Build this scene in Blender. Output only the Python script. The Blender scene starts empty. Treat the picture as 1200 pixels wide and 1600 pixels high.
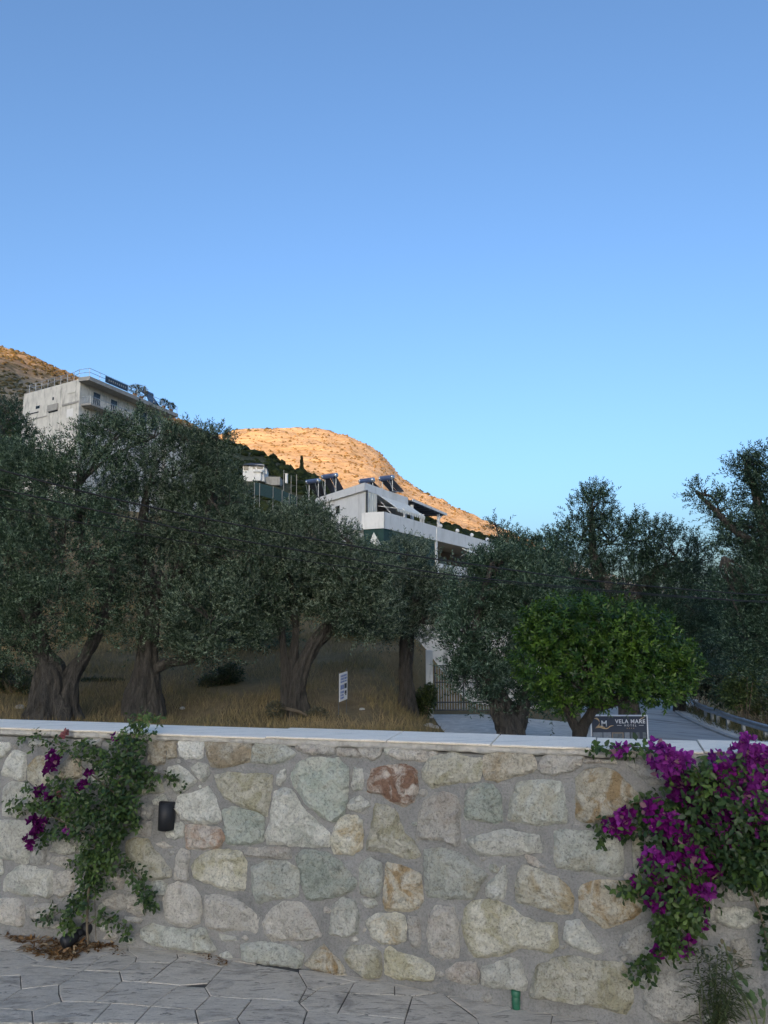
import bpy, bmesh, math, random
import numpy as np
from mathutils import Vector, noise as mnoise
from mathutils.geometry import delaunay_2d_cdt

random.seed(7)
RNG = np.random.default_rng(11)
SC = bpy.context.scene
COL = SC.collection

# ------------------------------------------------------------------ camera
PITCH = math.atan(160 / 1200)          # horizon sits 160 px (of 1600) below the middle
CAMZ = 1.6
cam_d = bpy.data.cameras.new('camera')
cam = bpy.data.objects.new('camera', cam_d)
COL.objects.link(cam)
cam.location = (0, 0, CAMZ)
cam.rotation_euler = (math.pi / 2 + PITCH, 0, 0)
cam_d.sensor_fit = 'HORIZONTAL'
cam_d.sensor_width = 36
cam_d.lens = 36
cam_d.clip_start = 0.05
cam_d.clip_end = 12000
SC.camera = cam

# ------------------------------------------------------------------ sky and sun
SUN_ELEV = math.radians(8.0)
SUN_AZ = math.radians(8.0)             # sun stands behind the camera, a little to the left
# horizontal direction the light travels (away from the sun)
LDIR = Vector((math.sin(SUN_AZ), math.cos(SUN_AZ), 0))
world = bpy.data.worlds.new('World')
SC.world = world
world.use_nodes = True
wn = world.node_tree.nodes
wl = world.node_tree.links
bg = wn['Background']
sky = wn.new('ShaderNodeTexSky')
sky.sky_type = 'NISHITA'
sky.sun_disc = False
sky.sun_elevation = SUN_ELEV
sky.sun_rotation = math.pi + SUN_AZ
sky.altitude = 0
sky.air_density = 0.8
sky.dust_density = 4.3
sky.ozone_density = 2.9
wl.new(sky.outputs[0], bg.inputs[0])
bg.inputs[1].default_value = 0.15

sun_d = bpy.data.lights.new('sun', 'SUN')
sun_d.energy = 4.2
sun_d.angle = math.radians(0.5)
sun_d.color = (1.0, 0.50, 0.13)
sun = bpy.data.objects.new('sun', sun_d)
COL.objects.link(sun)
ld3 = Vector((LDIR.x * math.cos(SUN_ELEV), LDIR.y * math.cos(SUN_ELEV), -math.sin(SUN_ELEV)))
sun.rotation_euler = ld3.to_track_quat('-Z', 'Y').to_euler()
sun.location = (-5, -30, 12)

vs = SC.view_settings
vs.view_transform = 'Standard'
vs.look = 'None'
vs.gamma = 1.0
vs.exposure = 1.52
vs.use_curve_mapping = False

# ------------------------------------------------------------------ pixel geometry (photo 1200 x 1600)
CF = Vector((0, math.cos(PITCH), math.sin(PITCH)))
CU = Vector((0, -math.sin(PITCH), math.cos(PITCH)))
CAM = Vector((0, 0, CAMZ))

def ray(x, y):
    return CF * 1200 + Vector((x - 600, 0, 0)) - CU * (y - 800)

def pt(x, y, Y):
    d = ray(x, y)
    return CAM + d * (Y / d.y)

def on_z(x, y, z):
    d = ray(x, y)
    return CAM + d * ((z - CAMZ) / d.z)

WA = on_z(0, 1462, 0)
WB = on_z(900, 1592, 0)
WU = (WB - WA).normalized()
WN = Vector((WU.y, -WU.x, 0))          # out of the wall, towards the camera

def wall_uv(x, y, off=0.0):
    d = ray(x, y)
    t = ((WA + WN * off - CAM).dot(WN)) / d.dot(WN)
    P = CAM + d * t
    return (P - WA).dot(WU), P.z

def wall_pt(u, z, off=0.0):
    return WA + WU * u + WN * off + Vector((0, 0, z))

def px_wall(x, y, off=0.0):
    u, z = wall_uv(x, y, off)
    return wall_pt(u, z, off)

# ------------------------------------------------------------------ helpers
def tag(o, label=None, cat=None, group=None, kind=None):
    if label: o['label'] = label
    if cat: o['category'] = cat
    if group: o['group'] = group
    if kind: o['kind'] = kind
    return o

def empty(name, loc, label=None, cat=None, group=None):
    o = bpy.data.objects.new(name, None)
    COL.objects.link(o)
    o.location = loc
    o.empty_display_size = 0.1
    return tag(o, label, cat, group)

def link(name, me, mat=None, parent=None):
    o = bpy.data.objects.new(name, me)
    COL.objects.link(o)
    if mat is not None and len(me.materials) == 0:
        me.materials.append(mat)
    if parent is not None:
        o.parent = parent
        root = parent
        m = Vector((0, 0, 0))
        while root is not None:
            m += Vector(root.location)
            root = root.parent
        o.location = -m                 # meshes are made in world coordinates
    return o

def mesh(name, verts, faces, mat=None, parent=None, smooth=False):
    me = bpy.data.meshes.new(name)
    me.from_pydata([tuple(v) for v in verts], [], faces)
    if smooth:
        me.polygons.foreach_set('use_smooth', [True] * len(me.polygons))
    me.update()
    return link(name, me, mat, parent)

class MB:
    def __init__(s):
        s.v = []; s.f = []
    def add(s, v, f):
        b = len(s.v)
        s.v += [tuple(p) for p in v]
        s.f += [tuple(i + b for i in q) for q in f]
        return s
    def prism(s, poly, z0, z1):
        n = len(poly)
        v = [(p[0], p[1], z0) for p in poly] + [(p[0], p[1], z1) for p in poly]
        f = [tuple(range(n))[::-1], tuple(range(n, 2 * n))]
        f += [(i, (i + 1) % n, n + (i + 1) % n, n + i) for i in range(n)]
        return s.add(v, f)
    def hexa(s, b, t):
        v = list(b) + list(t)
        f = [(3, 2, 1, 0), (4, 5, 6, 7)] + [(i, (i + 1) % 4, 4 + (i + 1) % 4, 4 + i) for i in range(4)]
        return s.add(v, f)
    def bar(s, a, b, w, h=None, up=Vector((0, 0, 1))):
        a = Vector(a); b = Vector(b); h = h or w
        d = (b - a).normalized()
        x = d.cross(up)
        if x.length < 1e-4: x = d.cross(Vector((0, 1, 0)))
        x.normalize(); y = x.cross(d)
        q = [x * (sx * w / 2) + y * (sy * h / 2) for sx, sy in ((-1, -1), (1, -1), (1, 1), (-1, 1))]
        return s.hexa([a + k for k in q], [b + k for k in q])
    def tube(s, pts, rad, n=8, lob=0.0, seed=0.0):
        pts = [Vector(p) for p in pts]
        m = len(pts)
        vs_ = []
        ref = Vector((0.3, 1, 0.2)).normalized()
        for i, p in enumerate(pts):
            d = (pts[min(i + 1, m - 1)] - pts[max(i - 1, 0)]).normalized()
            x = d.cross(ref)
            if x.length < 1e-3: x = d.cross(Vector((1, 0, 0)))
            x.normalize(); y = d.cross(x)
            for k in range(n):
                a = 2 * math.pi * k / n
                r = rad[i]
                if lob:
                    q = Vector((math.cos(a) * 1.3 + seed, math.sin(a) * 1.3, i * 0.16 + seed))
                    tw = i * .09
                    fl = abs(math.sin(3.5 * (a + tw) + seed + 1.2 * mnoise.noise(q)))
                    r *= 1 + lob * (mnoise.noise(q * 1.7) * 0.9 + 0.30 * math.sin(2 * a + seed * 5 + tw * 2)
                                    + 0.75 * (fl - .75) + 0.25 * math.sin(13 * (a + tw) + seed))
                vs_.append(p + x * (math.cos(a) * r) + y * (math.sin(a) * r))
        f = []
        for i in range(m - 1):
            for k in range(n):
                f.append((i * n + k, i * n + (k + 1) % n, (i + 1) * n + (k + 1) % n, (i + 1) * n + k))
        f.append(tuple(range(n))[::-1]); f.append(tuple((m - 1) * n + k for k in range(n)))
        return s.add(vs_, f)
    def build(s, name, mat, parent=None, smooth=False):
        return mesh(name, s.v, s.f, mat, parent, smooth)

def spline(pts, n):
    """Catmull-Rom through pts (each a tuple of floats), n samples per span"""
    P = [np.array(p, float) for p in pts]
    P = [2 * P[0] - P[1]] + P + [2 * P[-1] - P[-2]]
    out = []
    for i in range(1, len(P) - 2):
        for k in range(n):
            t = k / n
            a, b, c, d = P[i - 1], P[i], P[i + 1], P[i + 2]
            out.append(0.5 * (2 * b + (c - a) * t + (2 * a - 5 * b + 4 * c - d) * t * t + (3 * b - a - 3 * c + d) * t ** 3))
    out.append(P[-2])
    return out

# ------------------------------------------------------------------ materials
def new_mat(name):
    m = bpy.data.materials.new(name)
    m.use_nodes = True
    nt = m.node_tree
    return m, nt.nodes, nt.links, nt.nodes['Principled BSDF']

def tex_coord(n, l, kind='Object', scale=(1, 1, 1)):
    tc = n.new('ShaderNodeTexCoord')
    mp = n.new('ShaderNodeMapping')
    mp.inputs['Scale'].default_value = scale
    l.new(tc.outputs[kind], mp.inputs[0])
    return mp.outputs[0]

def noise_node(n, l, vec, scale, detail=6, rough=0.6, dist=0.0):
    t = n.new('ShaderNodeTexNoise')
    t.inputs['Scale'].default_value = scale
    t.inputs['Detail'].default_value = detail
    t.inputs['Roughness'].default_value = rough
    t.inputs['Distortion'].default_value = dist
    if vec is not None: l.new(vec, t.inputs['Vector'])
    return t.outputs['Fac']

def ramp(n, l, fac, stops):
    r = n.new('ShaderNodeValToRGB')
    e = r.color_ramp.elements
    while len(e) < len(stops): e.new(0.5)
    for i, (p, c) in enumerate(stops):
        e[i].position = p
        e[i].color = (c[0], c[1], c[2], 1) if hasattr(c, '__len__') else (c, c, c, 1)
    l.new(fac, r.inputs[0])
    return r.outputs[0]

def mixc(n, l, fac, a, b, mode='MIX'):
    m = n.new('ShaderNodeMix')
    m.data_type = 'RGBA'
    m.blend_type = mode
    for sock, val in ((m.inputs['Factor'], fac), (m.inputs['A'], a), (m.inputs['B'], b)):
        if isinstance(val, (int, float)): sock.default_value = val
        elif isinstance(val, (tuple, list)): sock.default_value = (val[0], val[1], val[2], 1)
        else: l.new(val, sock)
    return m.outputs['Result']

def bump(n, l, h, strength, dist, bsdf, prev=None):
    b = n.new('ShaderNodeBump')
    b.inputs['Strength'].default_value = strength
    b.inputs['Distance'].default_value = dist
    l.new(h, b.inputs['Height'])
    if prev is not None: l.new(prev, b.inputs['Normal'])
    if bsdf is not None: l.new(b.outputs[0], bsdf.inputs['Normal'])
    return b.outputs[0]

MATS = {}
def plain(name, c, rough=0.7, var=0.15, scale=8, metal=0.0, bmp=0.0, dirt=None):
    if name in MATS: return MATS[name]
    m, n, l, b = new_mat(name)
    v = tex_coord(n, l)
    f = noise_node(n, l, v, scale, 7, 0.65)
    lo = tuple(x * (1 - var) for x in c); hi = tuple(min(1, x * (1 + var)) for x in c)
    col = ramp(n, l, f, [(0.3, lo), (0.7, hi)])
    if dirt:
        f2 = noise_node(n, l, tex_coord(n, l, 'Object', (1, 1, 0.18)), dirt[0], 6, 0.7)
        col = mixc(n, l, ramp(n, l, f2, [(0.52, 0), (0.72, dirt[2])]), col, dirt[1])
    l.new(col, b.inputs['Base Color'])
    b.inputs['Roughness'].default_value = rough
    b.inputs['Metallic'].default_value = metal
    if bmp: bump(n, l, f, bmp, 0.02, b)
    MATS[name] = m
    return m

def leaf_mat(name, transl=0.25, rough=0.5, spec=0.3):
    m, n, l, b = new_mat(name)
    a = n.new('ShaderNodeAttribute'); a.attribute_name = 'Col'
    l.new(a.outputs['Color'], b.inputs['Base Color'])
    b.inputs['Roughness'].default_value = rough
    b.inputs['Specular IOR Level'].default_value = spec
    t = n.new('ShaderNodeBsdfTranslucent')
    l.new(a.outputs['Color'], t.inputs['Color'])
    mx = n.new('ShaderNodeMixShader'); mx.inputs[0].default_value = transl
    l.new(b.outputs[0], mx.inputs[1]); l.new(t.outputs[0], mx.inputs[2])
    l.new(mx.outputs[0], n['Material Output'].inputs['Surface'])
    return m

# --- stone of the wall: pale, rough, with stains of their own shape
def stone_mat(name, base, base2, patch=None, amount=0.5, speck=0.8, pscale=7):
    m, n, l, b = new_mat('stone_' + name)
    tc = n.new('ShaderNodeTexCoord')
    oi = n.new('ShaderNodeObjectInfo')
    add = n.new('ShaderNodeVectorMath'); add.operation = 'MULTIPLY_ADD'
    l.new(tc.outputs['Object'], add.inputs[0]); add.inputs[1].default_value = (1, 1, 1)
    sc_ = n.new('ShaderNodeVectorMath'); sc_.operation = 'SCALE'
    cx = n.new('ShaderNodeCombineXYZ')
    for i in range(3): l.new(oi.outputs['Random'], cx.inputs[i])
    l.new(cx.outputs[0], sc_.inputs[0]); sc_.inputs['Scale'].default_value = 37.0
    l.new(sc_.outputs[0], add.inputs[2])
    v = add.outputs[0]
    big = noise_node(n, l, v, 9, 5, 0.6, 0.6)
    mid = noise_node(n, l, v, 34, 6, 0.7, 0.4)
    fine = noise_node(n, l, v, 105, 6, 0.8)
    col = ramp(n, l, big, [(0.32, base), (0.68, base2)])
    if patch:
        pn = noise_node(n, l, v, pscale, 5, 0.65, 1.0)
        col = mixc(n, l, ramp(n, l, pn, [(0.60 - amount * 0.28, 0), (0.74 - amount * 0.28, 0.85)]), col, patch)
    col = mixc(n, l, ramp(n, l, mid, [(0.34, 0.62), (0.55, 1.0), (0.72, 1.16)]), (0, 0, 0), col, 'MIX') if False else \
          mixc(n, l, 1.0, col, ramp(n, l, mid, [(0.32, 0.62), (0.46, 0.98), (0.70, 1.06)]), 'MULTIPLY')
    col = mixc(n, l, speck, col, ramp(n, l, fine, [(0.38, 0.42), (0.49, 0.98), (0.68, 1.10)]), 'MULTIPLY')  # specks deepened in the colour, standing in for weak relief shading
    hsv = n.new('ShaderNodeHueSaturation')
    mr = n.new('ShaderNodeMapRange')
    mr.inputs['To Min'].default_value = 0.82; mr.inputs['To Max'].default_value = 1.15
    l.new(oi.outputs['Random'], mr.inputs['Value'])
    l.new(mr.outputs[0], hsv.inputs['Value']); l.new(col, hsv.inputs['Color'])
    l.new(hsv.outputs[0], b.inputs['Base Color'])
    b.inputs['Roughness'].default_value = 0.9
    b.inputs['Specular IOR Level'].default_value = 0.25
    n1 = bump(n, l, mid, 1.0, 0.022, None)
    bump(n, l, fine, 0.9, 0.008, b, n1)
    return m

WHITE = (0.56, 0.55, 0.50); GREYP = (0.44, 0.42, 0.38); GREEN = (0.33, 0.36, 0.31)
STONE = {
    'w': stone_mat('white', (0.573, 0.565, 0.506), (0.751, 0.737, 0.663), (0.454, 0.466, 0.409), 0.34),
    'W': stone_mat('chalk', (0.672, 0.664, 0.614), (0.791, 0.782, 0.721)),
    'p': stone_mat('buff', (0.474, 0.450, 0.404), (0.632, 0.599, 0.541), (0.494, 0.435, 0.380), 0.35),
    'g': stone_mat('pale_green', (0.454, 0.470, 0.419), (0.613, 0.619, 0.560), (0.474, 0.450, 0.360), 0.34),
    'G': stone_mat('green', (0.365, 0.406, 0.350), (0.524, 0.549, 0.487), (0.514, 0.505, 0.429), 0.42),
    'y': stone_mat('olive', (0.554, 0.529, 0.429), (0.712, 0.683, 0.584), (0.454, 0.420, 0.283), 0.50),
    'Y': stone_mat('cream', (0.593, 0.560, 0.448), (0.761, 0.737, 0.643), (0.484, 0.381, 0.224), 0.42),
    'o': stone_mat('ochre', (0.563, 0.515, 0.404), (0.712, 0.673, 0.575), (0.395, 0.263, 0.117), 0.52, pscale=9),
    'r': stone_mat('rust', (0.563, 0.475, 0.399), (0.691, 0.623, 0.545), (0.232, 0.109, 0.060), 0.60, pscale=13),
    'R': stone_mat('rose', (0.543, 0.485, 0.429), (0.672, 0.623, 0.555), (0.445, 0.287, 0.195), 0.42, pscale=9),
    't': stone_mat('tan', (0.494, 0.450, 0.360), (0.632, 0.584, 0.487), (0.425, 0.346, 0.239), 0.50),
    's': stone_mat('grey', (0.406, 0.396, 0.371), (0.534, 0.519, 0.482), (0.445, 0.430, 0.390), 0.3),
}

def mortar_mat():
    m, n, l, b = new_mat('mortar')
    v = tex_coord(n, l)
    big = noise_node(n, l, v, 5, 6, 0.65, 0.5)
    fine = noise_node(n, l, v, 120, 5, 0.85)
    mid = noise_node(n, l, v, 45, 5, 0.7)
    col = ramp(n, l, big, [(0.3, (0.215, 0.213, 0.207)), (0.7, (0.345, 0.34, 0.33))])
    col = mixc(n, l, 0.7, col, ramp(n, l, fine, [(0.36, 0.45), (0.52, 1.0)]), 'MULTIPLY')
    l.new(col, b.inputs['Base Color'])
    b.inputs['Roughness'].default_value = 0.95
    n1 = bump(n, l, mid, 0.9, 0.016, None)
    bump(n, l, fine, 0.7, 0.004, b, n1)
    return m
M_MORTAR = mortar_mat()
M_BED = plain('coping_bed', (0.47, 0.45, 0.415), 0.95, 0.25, 25, bmp=1.0, dirt=(14, (0.22, 0.21, 0.19), 0.7))

def coping_mat():
    m, n, l, b = new_mat('coping_marble')
    v = tex_coord(n, l)
    big = noise_node(n, l, v, 6, 6, 0.65, 0.8)
    streak = noise_node(n, l, tex_coord(n, l, 'Object', (1, 6, 6)), 4, 6, 0.7)
    fine = noise_node(n, l, v, 120, 4, 0.7)
    col = ramp(n, l, big, [(0.3, (0.84, 0.75, 0.62)), (0.7, (0.92, 0.83, 0.70))])
    col = mixc(n, l, ramp(n, l, streak, [(0.52, 0), (0.72, 0.6)]), col, (0.44, 0.40, 0.34))
    col = mixc(n, l, 0.4, col, ramp(n, l, fine, [(0.3, 0.6), (0.5, 1.0)]), 'MULTIPLY')
    l.new(col, b.inputs['Base Color'])
    b.inputs['Roughness'].default_value = 0.8
    b.inputs['Specular IOR Level'].default_value = 0.12
    bump(n, l, fine, 0.5, 0.003, b)
    return m
M_COPING = coping_mat()

def paving_mat():
    m, n, l, b = new_mat('stamped_concrete')
    v = tex_coord(n, l)
    warp = noise_node(n, l, tex_coord(n, l, 'Object', (1.0, 2.6, 1)), 5, 8, 0.72, 1.6)
    vein = noise_node(n, l, tex_coord(n, l, 'Object', (1.0, 4.5, 1)), 6, 9, 0.75, 2.2)
    fine = noise_node(n, l, v, 110, 5, 0.75)
    big = noise_node(n, l, v, 1.7, 4, 0.6)
    col = ramp(n, l, warp, [(0.28, (0.36, 0.32, 0.265)), (0.45, (0.56, 0.505, 0.425)), (0.7, (0.66, 0.60, 0.51))])
    col = mixc(n, l, ramp(n, l, vein, [(0.38, 0.85), (0.46, 0)]), col, (0.12, 0.115, 0.105))
    col = mixc(n, l, ramp(n, l, big, [(0.45, 0), (0.7, 0.35)]), col, (0.50, 0.45, 0.38))
    smud = noise_node(n, l, tex_coord(n, l, 'Object', (1.0, 2.2, 1)), 3.1, 7, 0.7, 1.2)
    col = mixc(n, l, ramp(n, l, smud, [(0.54, 0), (0.68, 0.7)]), col, (0.22, 0.20, 0.18))
    col = mixc(n, l, 0.35, col, ramp(n, l, fine, [(0.3, 0.5), (0.55, 1.0)]), 'MULTIPLY')
    l.new(col, b.inputs['Base Color'])
    b.inputs['Roughness'].default_value = 0.8
    b.inputs['Specular IOR Level'].default_value = 0.15
    n1 = bump(n, l, vein, 0.7, 0.012, None)
    bump(n, l, fine, 0.35, 0.003, b, n1)
    return m
M_PAVE = paving_mat()
M_JOINT = plain('paving_joint', (0.085, 0.08, 0.072), 0.95, 0.3, 40)

def earth_mat():
    m, n, l, b = new_mat('dry_earth')
    v = tex_coord(n, l)
    big = noise_node(n, l, v, 0.35, 6, 0.65, 0.5)
    mid = noise_node(n, l, v, 3.5, 7, 0.7, 0.4)
    fine = noise_node(n, l, v, 30, 5, 0.75)
    col = ramp(n, l, big, [(0.3, (0.20, 0.14, 0.075)), (0.5, (0.25, 0.185, 0.10)), (0.72, (0.15, 0.13, 0.07))])
    col = mixc(n, l, ramp(n, l, mid, [(0.45, 0), (0.7, 0.6)]), col, (0.33, 0.25, 0.14))
    col = mixc(n, l, 0.6, col, ramp(n, l, fine, [(0.3, 0.4), (0.6, 1.0)]), 'MULTIPLY')
    l.new(col, b.inputs['Base Color'])
    b.inputs['Specular IOR Level'].default_value = 0.05
    b.inputs['Roughness'].default_value = 0.95
    n1 = bump(n, l, mid, 0.8, 0.15, None)
    bump(n, l, fine, 0.6, 0.03, b, n1)
    return m
M_EARTH = earth_mat()

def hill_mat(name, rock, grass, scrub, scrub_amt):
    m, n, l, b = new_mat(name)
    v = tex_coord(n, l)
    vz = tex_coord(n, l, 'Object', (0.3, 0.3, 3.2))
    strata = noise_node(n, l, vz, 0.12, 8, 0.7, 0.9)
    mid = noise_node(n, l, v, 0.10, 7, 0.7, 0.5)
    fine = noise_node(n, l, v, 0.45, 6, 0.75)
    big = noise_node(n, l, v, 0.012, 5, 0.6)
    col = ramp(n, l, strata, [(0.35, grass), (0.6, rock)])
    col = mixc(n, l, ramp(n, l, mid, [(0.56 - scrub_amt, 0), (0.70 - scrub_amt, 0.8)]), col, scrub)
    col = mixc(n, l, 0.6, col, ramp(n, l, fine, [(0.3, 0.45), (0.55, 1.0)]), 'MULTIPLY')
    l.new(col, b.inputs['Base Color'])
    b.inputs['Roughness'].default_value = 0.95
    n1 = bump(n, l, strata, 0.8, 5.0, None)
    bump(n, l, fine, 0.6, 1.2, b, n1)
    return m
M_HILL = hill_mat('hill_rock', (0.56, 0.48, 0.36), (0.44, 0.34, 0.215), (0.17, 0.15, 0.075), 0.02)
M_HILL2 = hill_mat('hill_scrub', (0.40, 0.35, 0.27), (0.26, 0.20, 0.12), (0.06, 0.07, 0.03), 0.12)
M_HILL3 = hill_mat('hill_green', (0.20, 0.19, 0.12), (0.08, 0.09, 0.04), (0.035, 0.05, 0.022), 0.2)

def bark_mat(name, a, c):
    m, n, l, b = new_mat(name)
    v = tex_coord(n, l, 'Object', (1, 1, 0.16))
    f = noise_node(n, l, v, 8, 8, 0.72, 1.4)
    g = noise_node(n, l, v, 30, 6, 0.75, 0.5)
    col = ramp(n, l, f, [(0.3, a), (0.68, c)])  # dark end also puts crevice shade into the bark colour
    col = mixc(n, l, 0.6, col, ramp(n, l, g, [(0.3, 0.35), (0.6, 1.0)]), 'MULTIPLY')
    l.new(col, b.inputs['Base Color'])
    b.inputs['Roughness'].default_value = 0.95
    n1 = bump(n, l, f, 1.0, 0.22, None)
    bump(n, l, g, 0.8, 0.03, b, n1)
    return m
M_BARK = bark_mat('olive_bark', (0.022, 0.020, 0.018), (0.165, 0.15, 0.13))
M_BARK2 = bark_mat('citrus_bark', (0.03, 0.027, 0.022), (0.07, 0.06, 0.05))
M_STEM = plain('vine_stem', (0.13, 0.105, 0.075), 0.9, 0.3, 60)
M_GSTEM = plain('green_stem', (0.11, 0.14, 0.055), 0.7, 0.2, 60)
M_LEAF = leaf_mat('olive_leaf', 0.18, 0.5, 0.35)
M_CLEAF = leaf_mat('citrus_leaf', 0.25, 0.42, 0.4)
M_BLEAF = leaf_mat('vine_leaf', 0.28, 0.45, 0.35)
M_BRACT = leaf_mat('bract', 0.45, 0.7, 0.1)
M_GRASS = leaf_mat('grass_blade', 0.3, 0.8, 0.1)

M_WHITE = plain('white_render', (0.80, 0.79, 0.77), 0.8, 0.06, 1.2, dirt=(1.2, (0.40, 0.39, 0.36), 0.5))
M_WHITE2 = plain('weathered_render', (0.66, 0.64, 0.59), 0.85, 0.14, 0.9, dirt=(2.6, (0.16, 0.155, 0.145), 0.9))
M_CONC = plain('slab_concrete', (0.36, 0.35, 0.33), 0.9, 0.15, 1.5, dirt=(1.0, (0.15, 0.14, 0.13), 0.6))
M_BROWN = plain('loggia_wall', (0.30, 0.235, 0.20), 0.85, 0.12, 1.5)
M_DARK = plain('dark_opening', (0.02, 0.022, 0.025), 0.25, 0.2, 3)
M_AWN = plain('awning_cloth', (0.80, 0.78, 0.70), 0.85, 0.06, 2, dirt=(2, (0.42, 0.41, 0.37), 0.5))
M_NET = plain('green_net', (0.018, 0.055, 0.05), 0.8, 0.25, 3)
M_NET2 = plain('teal_net', (0.007, 0.035, 0.042), 0.8, 0.25, 3)
M_PERG = plain('pergola_boards', (0.10, 0.10, 0.105), 0.8, 0.2, 2)
M_STEEL = plain('tank_steel', (0.55, 0.58, 0.62), 0.25, 0.08, 3, metal=0.8)
M_TANK = plain('tank_blue', (0.07, 0.10, 0.19), 0.35, 0.1, 3)
M_PANEL = plain('solar_glass', (0.03, 0.035, 0.05), 0.15, 0.2, 2)
M_IRON = plain('dark_iron', (0.05, 0.052, 0.055), 0.55, 0.2, 10, metal=0.3)
M_GALV = plain('galvanised', (0.34, 0.36, 0.38), 0.5, 0.18, 3, metal=0.55)
M_BLACK = plain('black_paint', (0.010, 0.011, 0.015), 0.6, 0.15, 30)
M_LENS = plain('lamp_glass', (0.55, 0.56, 0.58), 0.15, 0.05, 20)
M_GREENP = plain('green_plastic', (0.018, 0.11, 0.062), 0.45, 0.2, 40)
M_PIPE = plain('drip_pipe', (0.03, 0.022, 0.018), 0.6, 0.2, 20)
M_ROOF = plain('grey_roof', (0.05, 0.052, 0.06), 0.8, 0.2, 1)
M_TILE = plain('clay_roof', (0.30, 0.17, 0.10), 0.85, 0.2, 2)
M_CABLE = plain('cable', (0.012, 0.012, 0.013), 0.6, 0.1, 5)
M_POLE = plain('pole_concrete', (0.33, 0.32, 0.30), 0.9, 0.15, 3)
M_NAVY = plain('sign_navy', (0.016, 0.028, 0.055), 0.4, 0.1, 3)
M_SIGNW = plain('sign_white', (0.68, 0.69, 0.71), 0.5, 0.05, 3)
M_GOLD = plain('sign_gold', (0.52, 0.36, 0.19), 0.5, 0.08, 10)
M_BLUE = plain('sign_blue', (0.05, 0.13, 0.42), 0.5, 0.1, 10)
M_PICA = plain('print_sky', (0.17, 0.20, 0.24), 0.5, 0.25, 14)
M_PICB = plain('print_room', (0.20, 0.165, 0.125), 0.5, 0.35, 16)
M_PICC = plain('print_dark', (0.08, 0.10, 0.12), 0.5, 0.5, 18)

def road_mat():
    m, n, l, b = new_mat('asphalt')
    v = tex_coord(n, l)
    tyre = noise_node(n, l, tex_coord(n, l, 'Object', (0.12, 1.6, 1)), 1.3, 6, 0.6, 1.2)
    mid = noise_node(n, l, v, 1.2, 6, 0.65)
    fine = noise_node(n, l, v, 40, 4, 0.7)
    col = ramp(n, l, mid, [(0.3, (0.36, 0.34, 0.315)), (0.7, (0.48, 0.455, 0.42))])
    col = mixc(n, l, ramp(n, l, tyre, [(0.50, 0), (0.62, 0.75)]), col, (0.12, 0.112, 0.105))
    col = mixc(n, l, 0.35, col, ramp(n, l, fine, [(0.3, 0.5), (0.6, 1.0)]), 'MULTIPLY')
    l.new(col, b.inputs['Base Color'])
    b.inputs['Roughness'].default_value = 0.75
    bump(n, l, fine, 0.4, 0.01, b)
    return m
M_ROAD = road_mat()
M_DRIVE = plain('pale_concrete', (0.56, 0.51, 0.44), 0.9, 0.35, 3.5, bmp=1.0)
M_KERB = plain('kerb_concrete', (0.36, 0.35, 0.33), 0.9, 0.2, 3)

# ------------------------------------------------------------------ terrain
def sstep(a, b, x):
    t = min(1.0, max(0.0, (x - a) / (b - a)))
    return t * t * (3 - 2 * t)

def h_road(x, y):
    if y < 12: z = -0.95
    elif y < 30: z = -0.95 - 0.075 * (y - 12)
    else: z = -2.3 - 0.03 * (y - 30)
    if y < 12: k = 0.02
    else: k = 0.09
    return max(z, -6) - k * max(0, min(x, 40) - 4) * sstep(8, 16, y)

def h_bank(x, y):
    z = -1.42 + 0.16 * max(0, y - 23) - 0.02 * max(0, y - 23) * sstep(60, 120, y)
    z += 0.18 * max(0, -x - 5) * sstep(25, 60, y)
    z += 0.55 * (1 - sstep(6, 20, y))
    return z

def h_ground(x, y):
    e0, e1 = (-0.6, 1.7) if y < 32 else (1.0, 1.7 + (y - 32) * 0.6)
    k = sstep(e0, e1, x)
    return h_bank(x, y) * (1 - k) + h_road(x, y) * k

def rough_ground(x, y):
    k = 1 - sstep(0.3, 2.0, x)
    q = Vector((x * 0.45, y * 0.45, 3.1))
    return h_ground(x, y) + k * (0.16 * mnoise.noise(q) + 0.05 * mnoise.noise(q * 4.1))

gx = np.concatenate([np.linspace(-70, -12, 50), np.linspace(-11.6, 12, 130), np.linspace(12.6, 70, 60)])
gy = np.concatenate([np.linspace(4.6, 40, 150), np.linspace(40.6, 150, 90)])
wall_back = lambda x: (WA.y + (x - WA.x) * WU.y / WU.x) + 0.22
V = []; Fc = []
for j, y in enumerate(gy):
    for i, x in enumerate(gx):
        V.append((x, y, rough_ground(x, y)))
nx = len(gx)
for j in range(len(gy) - 1):
    for i in range(nx - 1):
        Fc.append((j * nx + i, j * nx + i + 1, (j + 1) * nx + i + 1, (j + 1) * nx + i))
tag(mesh('ground', V, Fc, M_EARTH, None, True), kind='structure')
big = MB().add([(-5000, -5000, -7.5), (5000, -5000, -7.5), (5000, 5000, -7.5), (-5000, 5000, -7.5)], [(0, 1, 2, 3)])
tag(big.build('terrain', M_EARTH), kind='structure')

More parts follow.
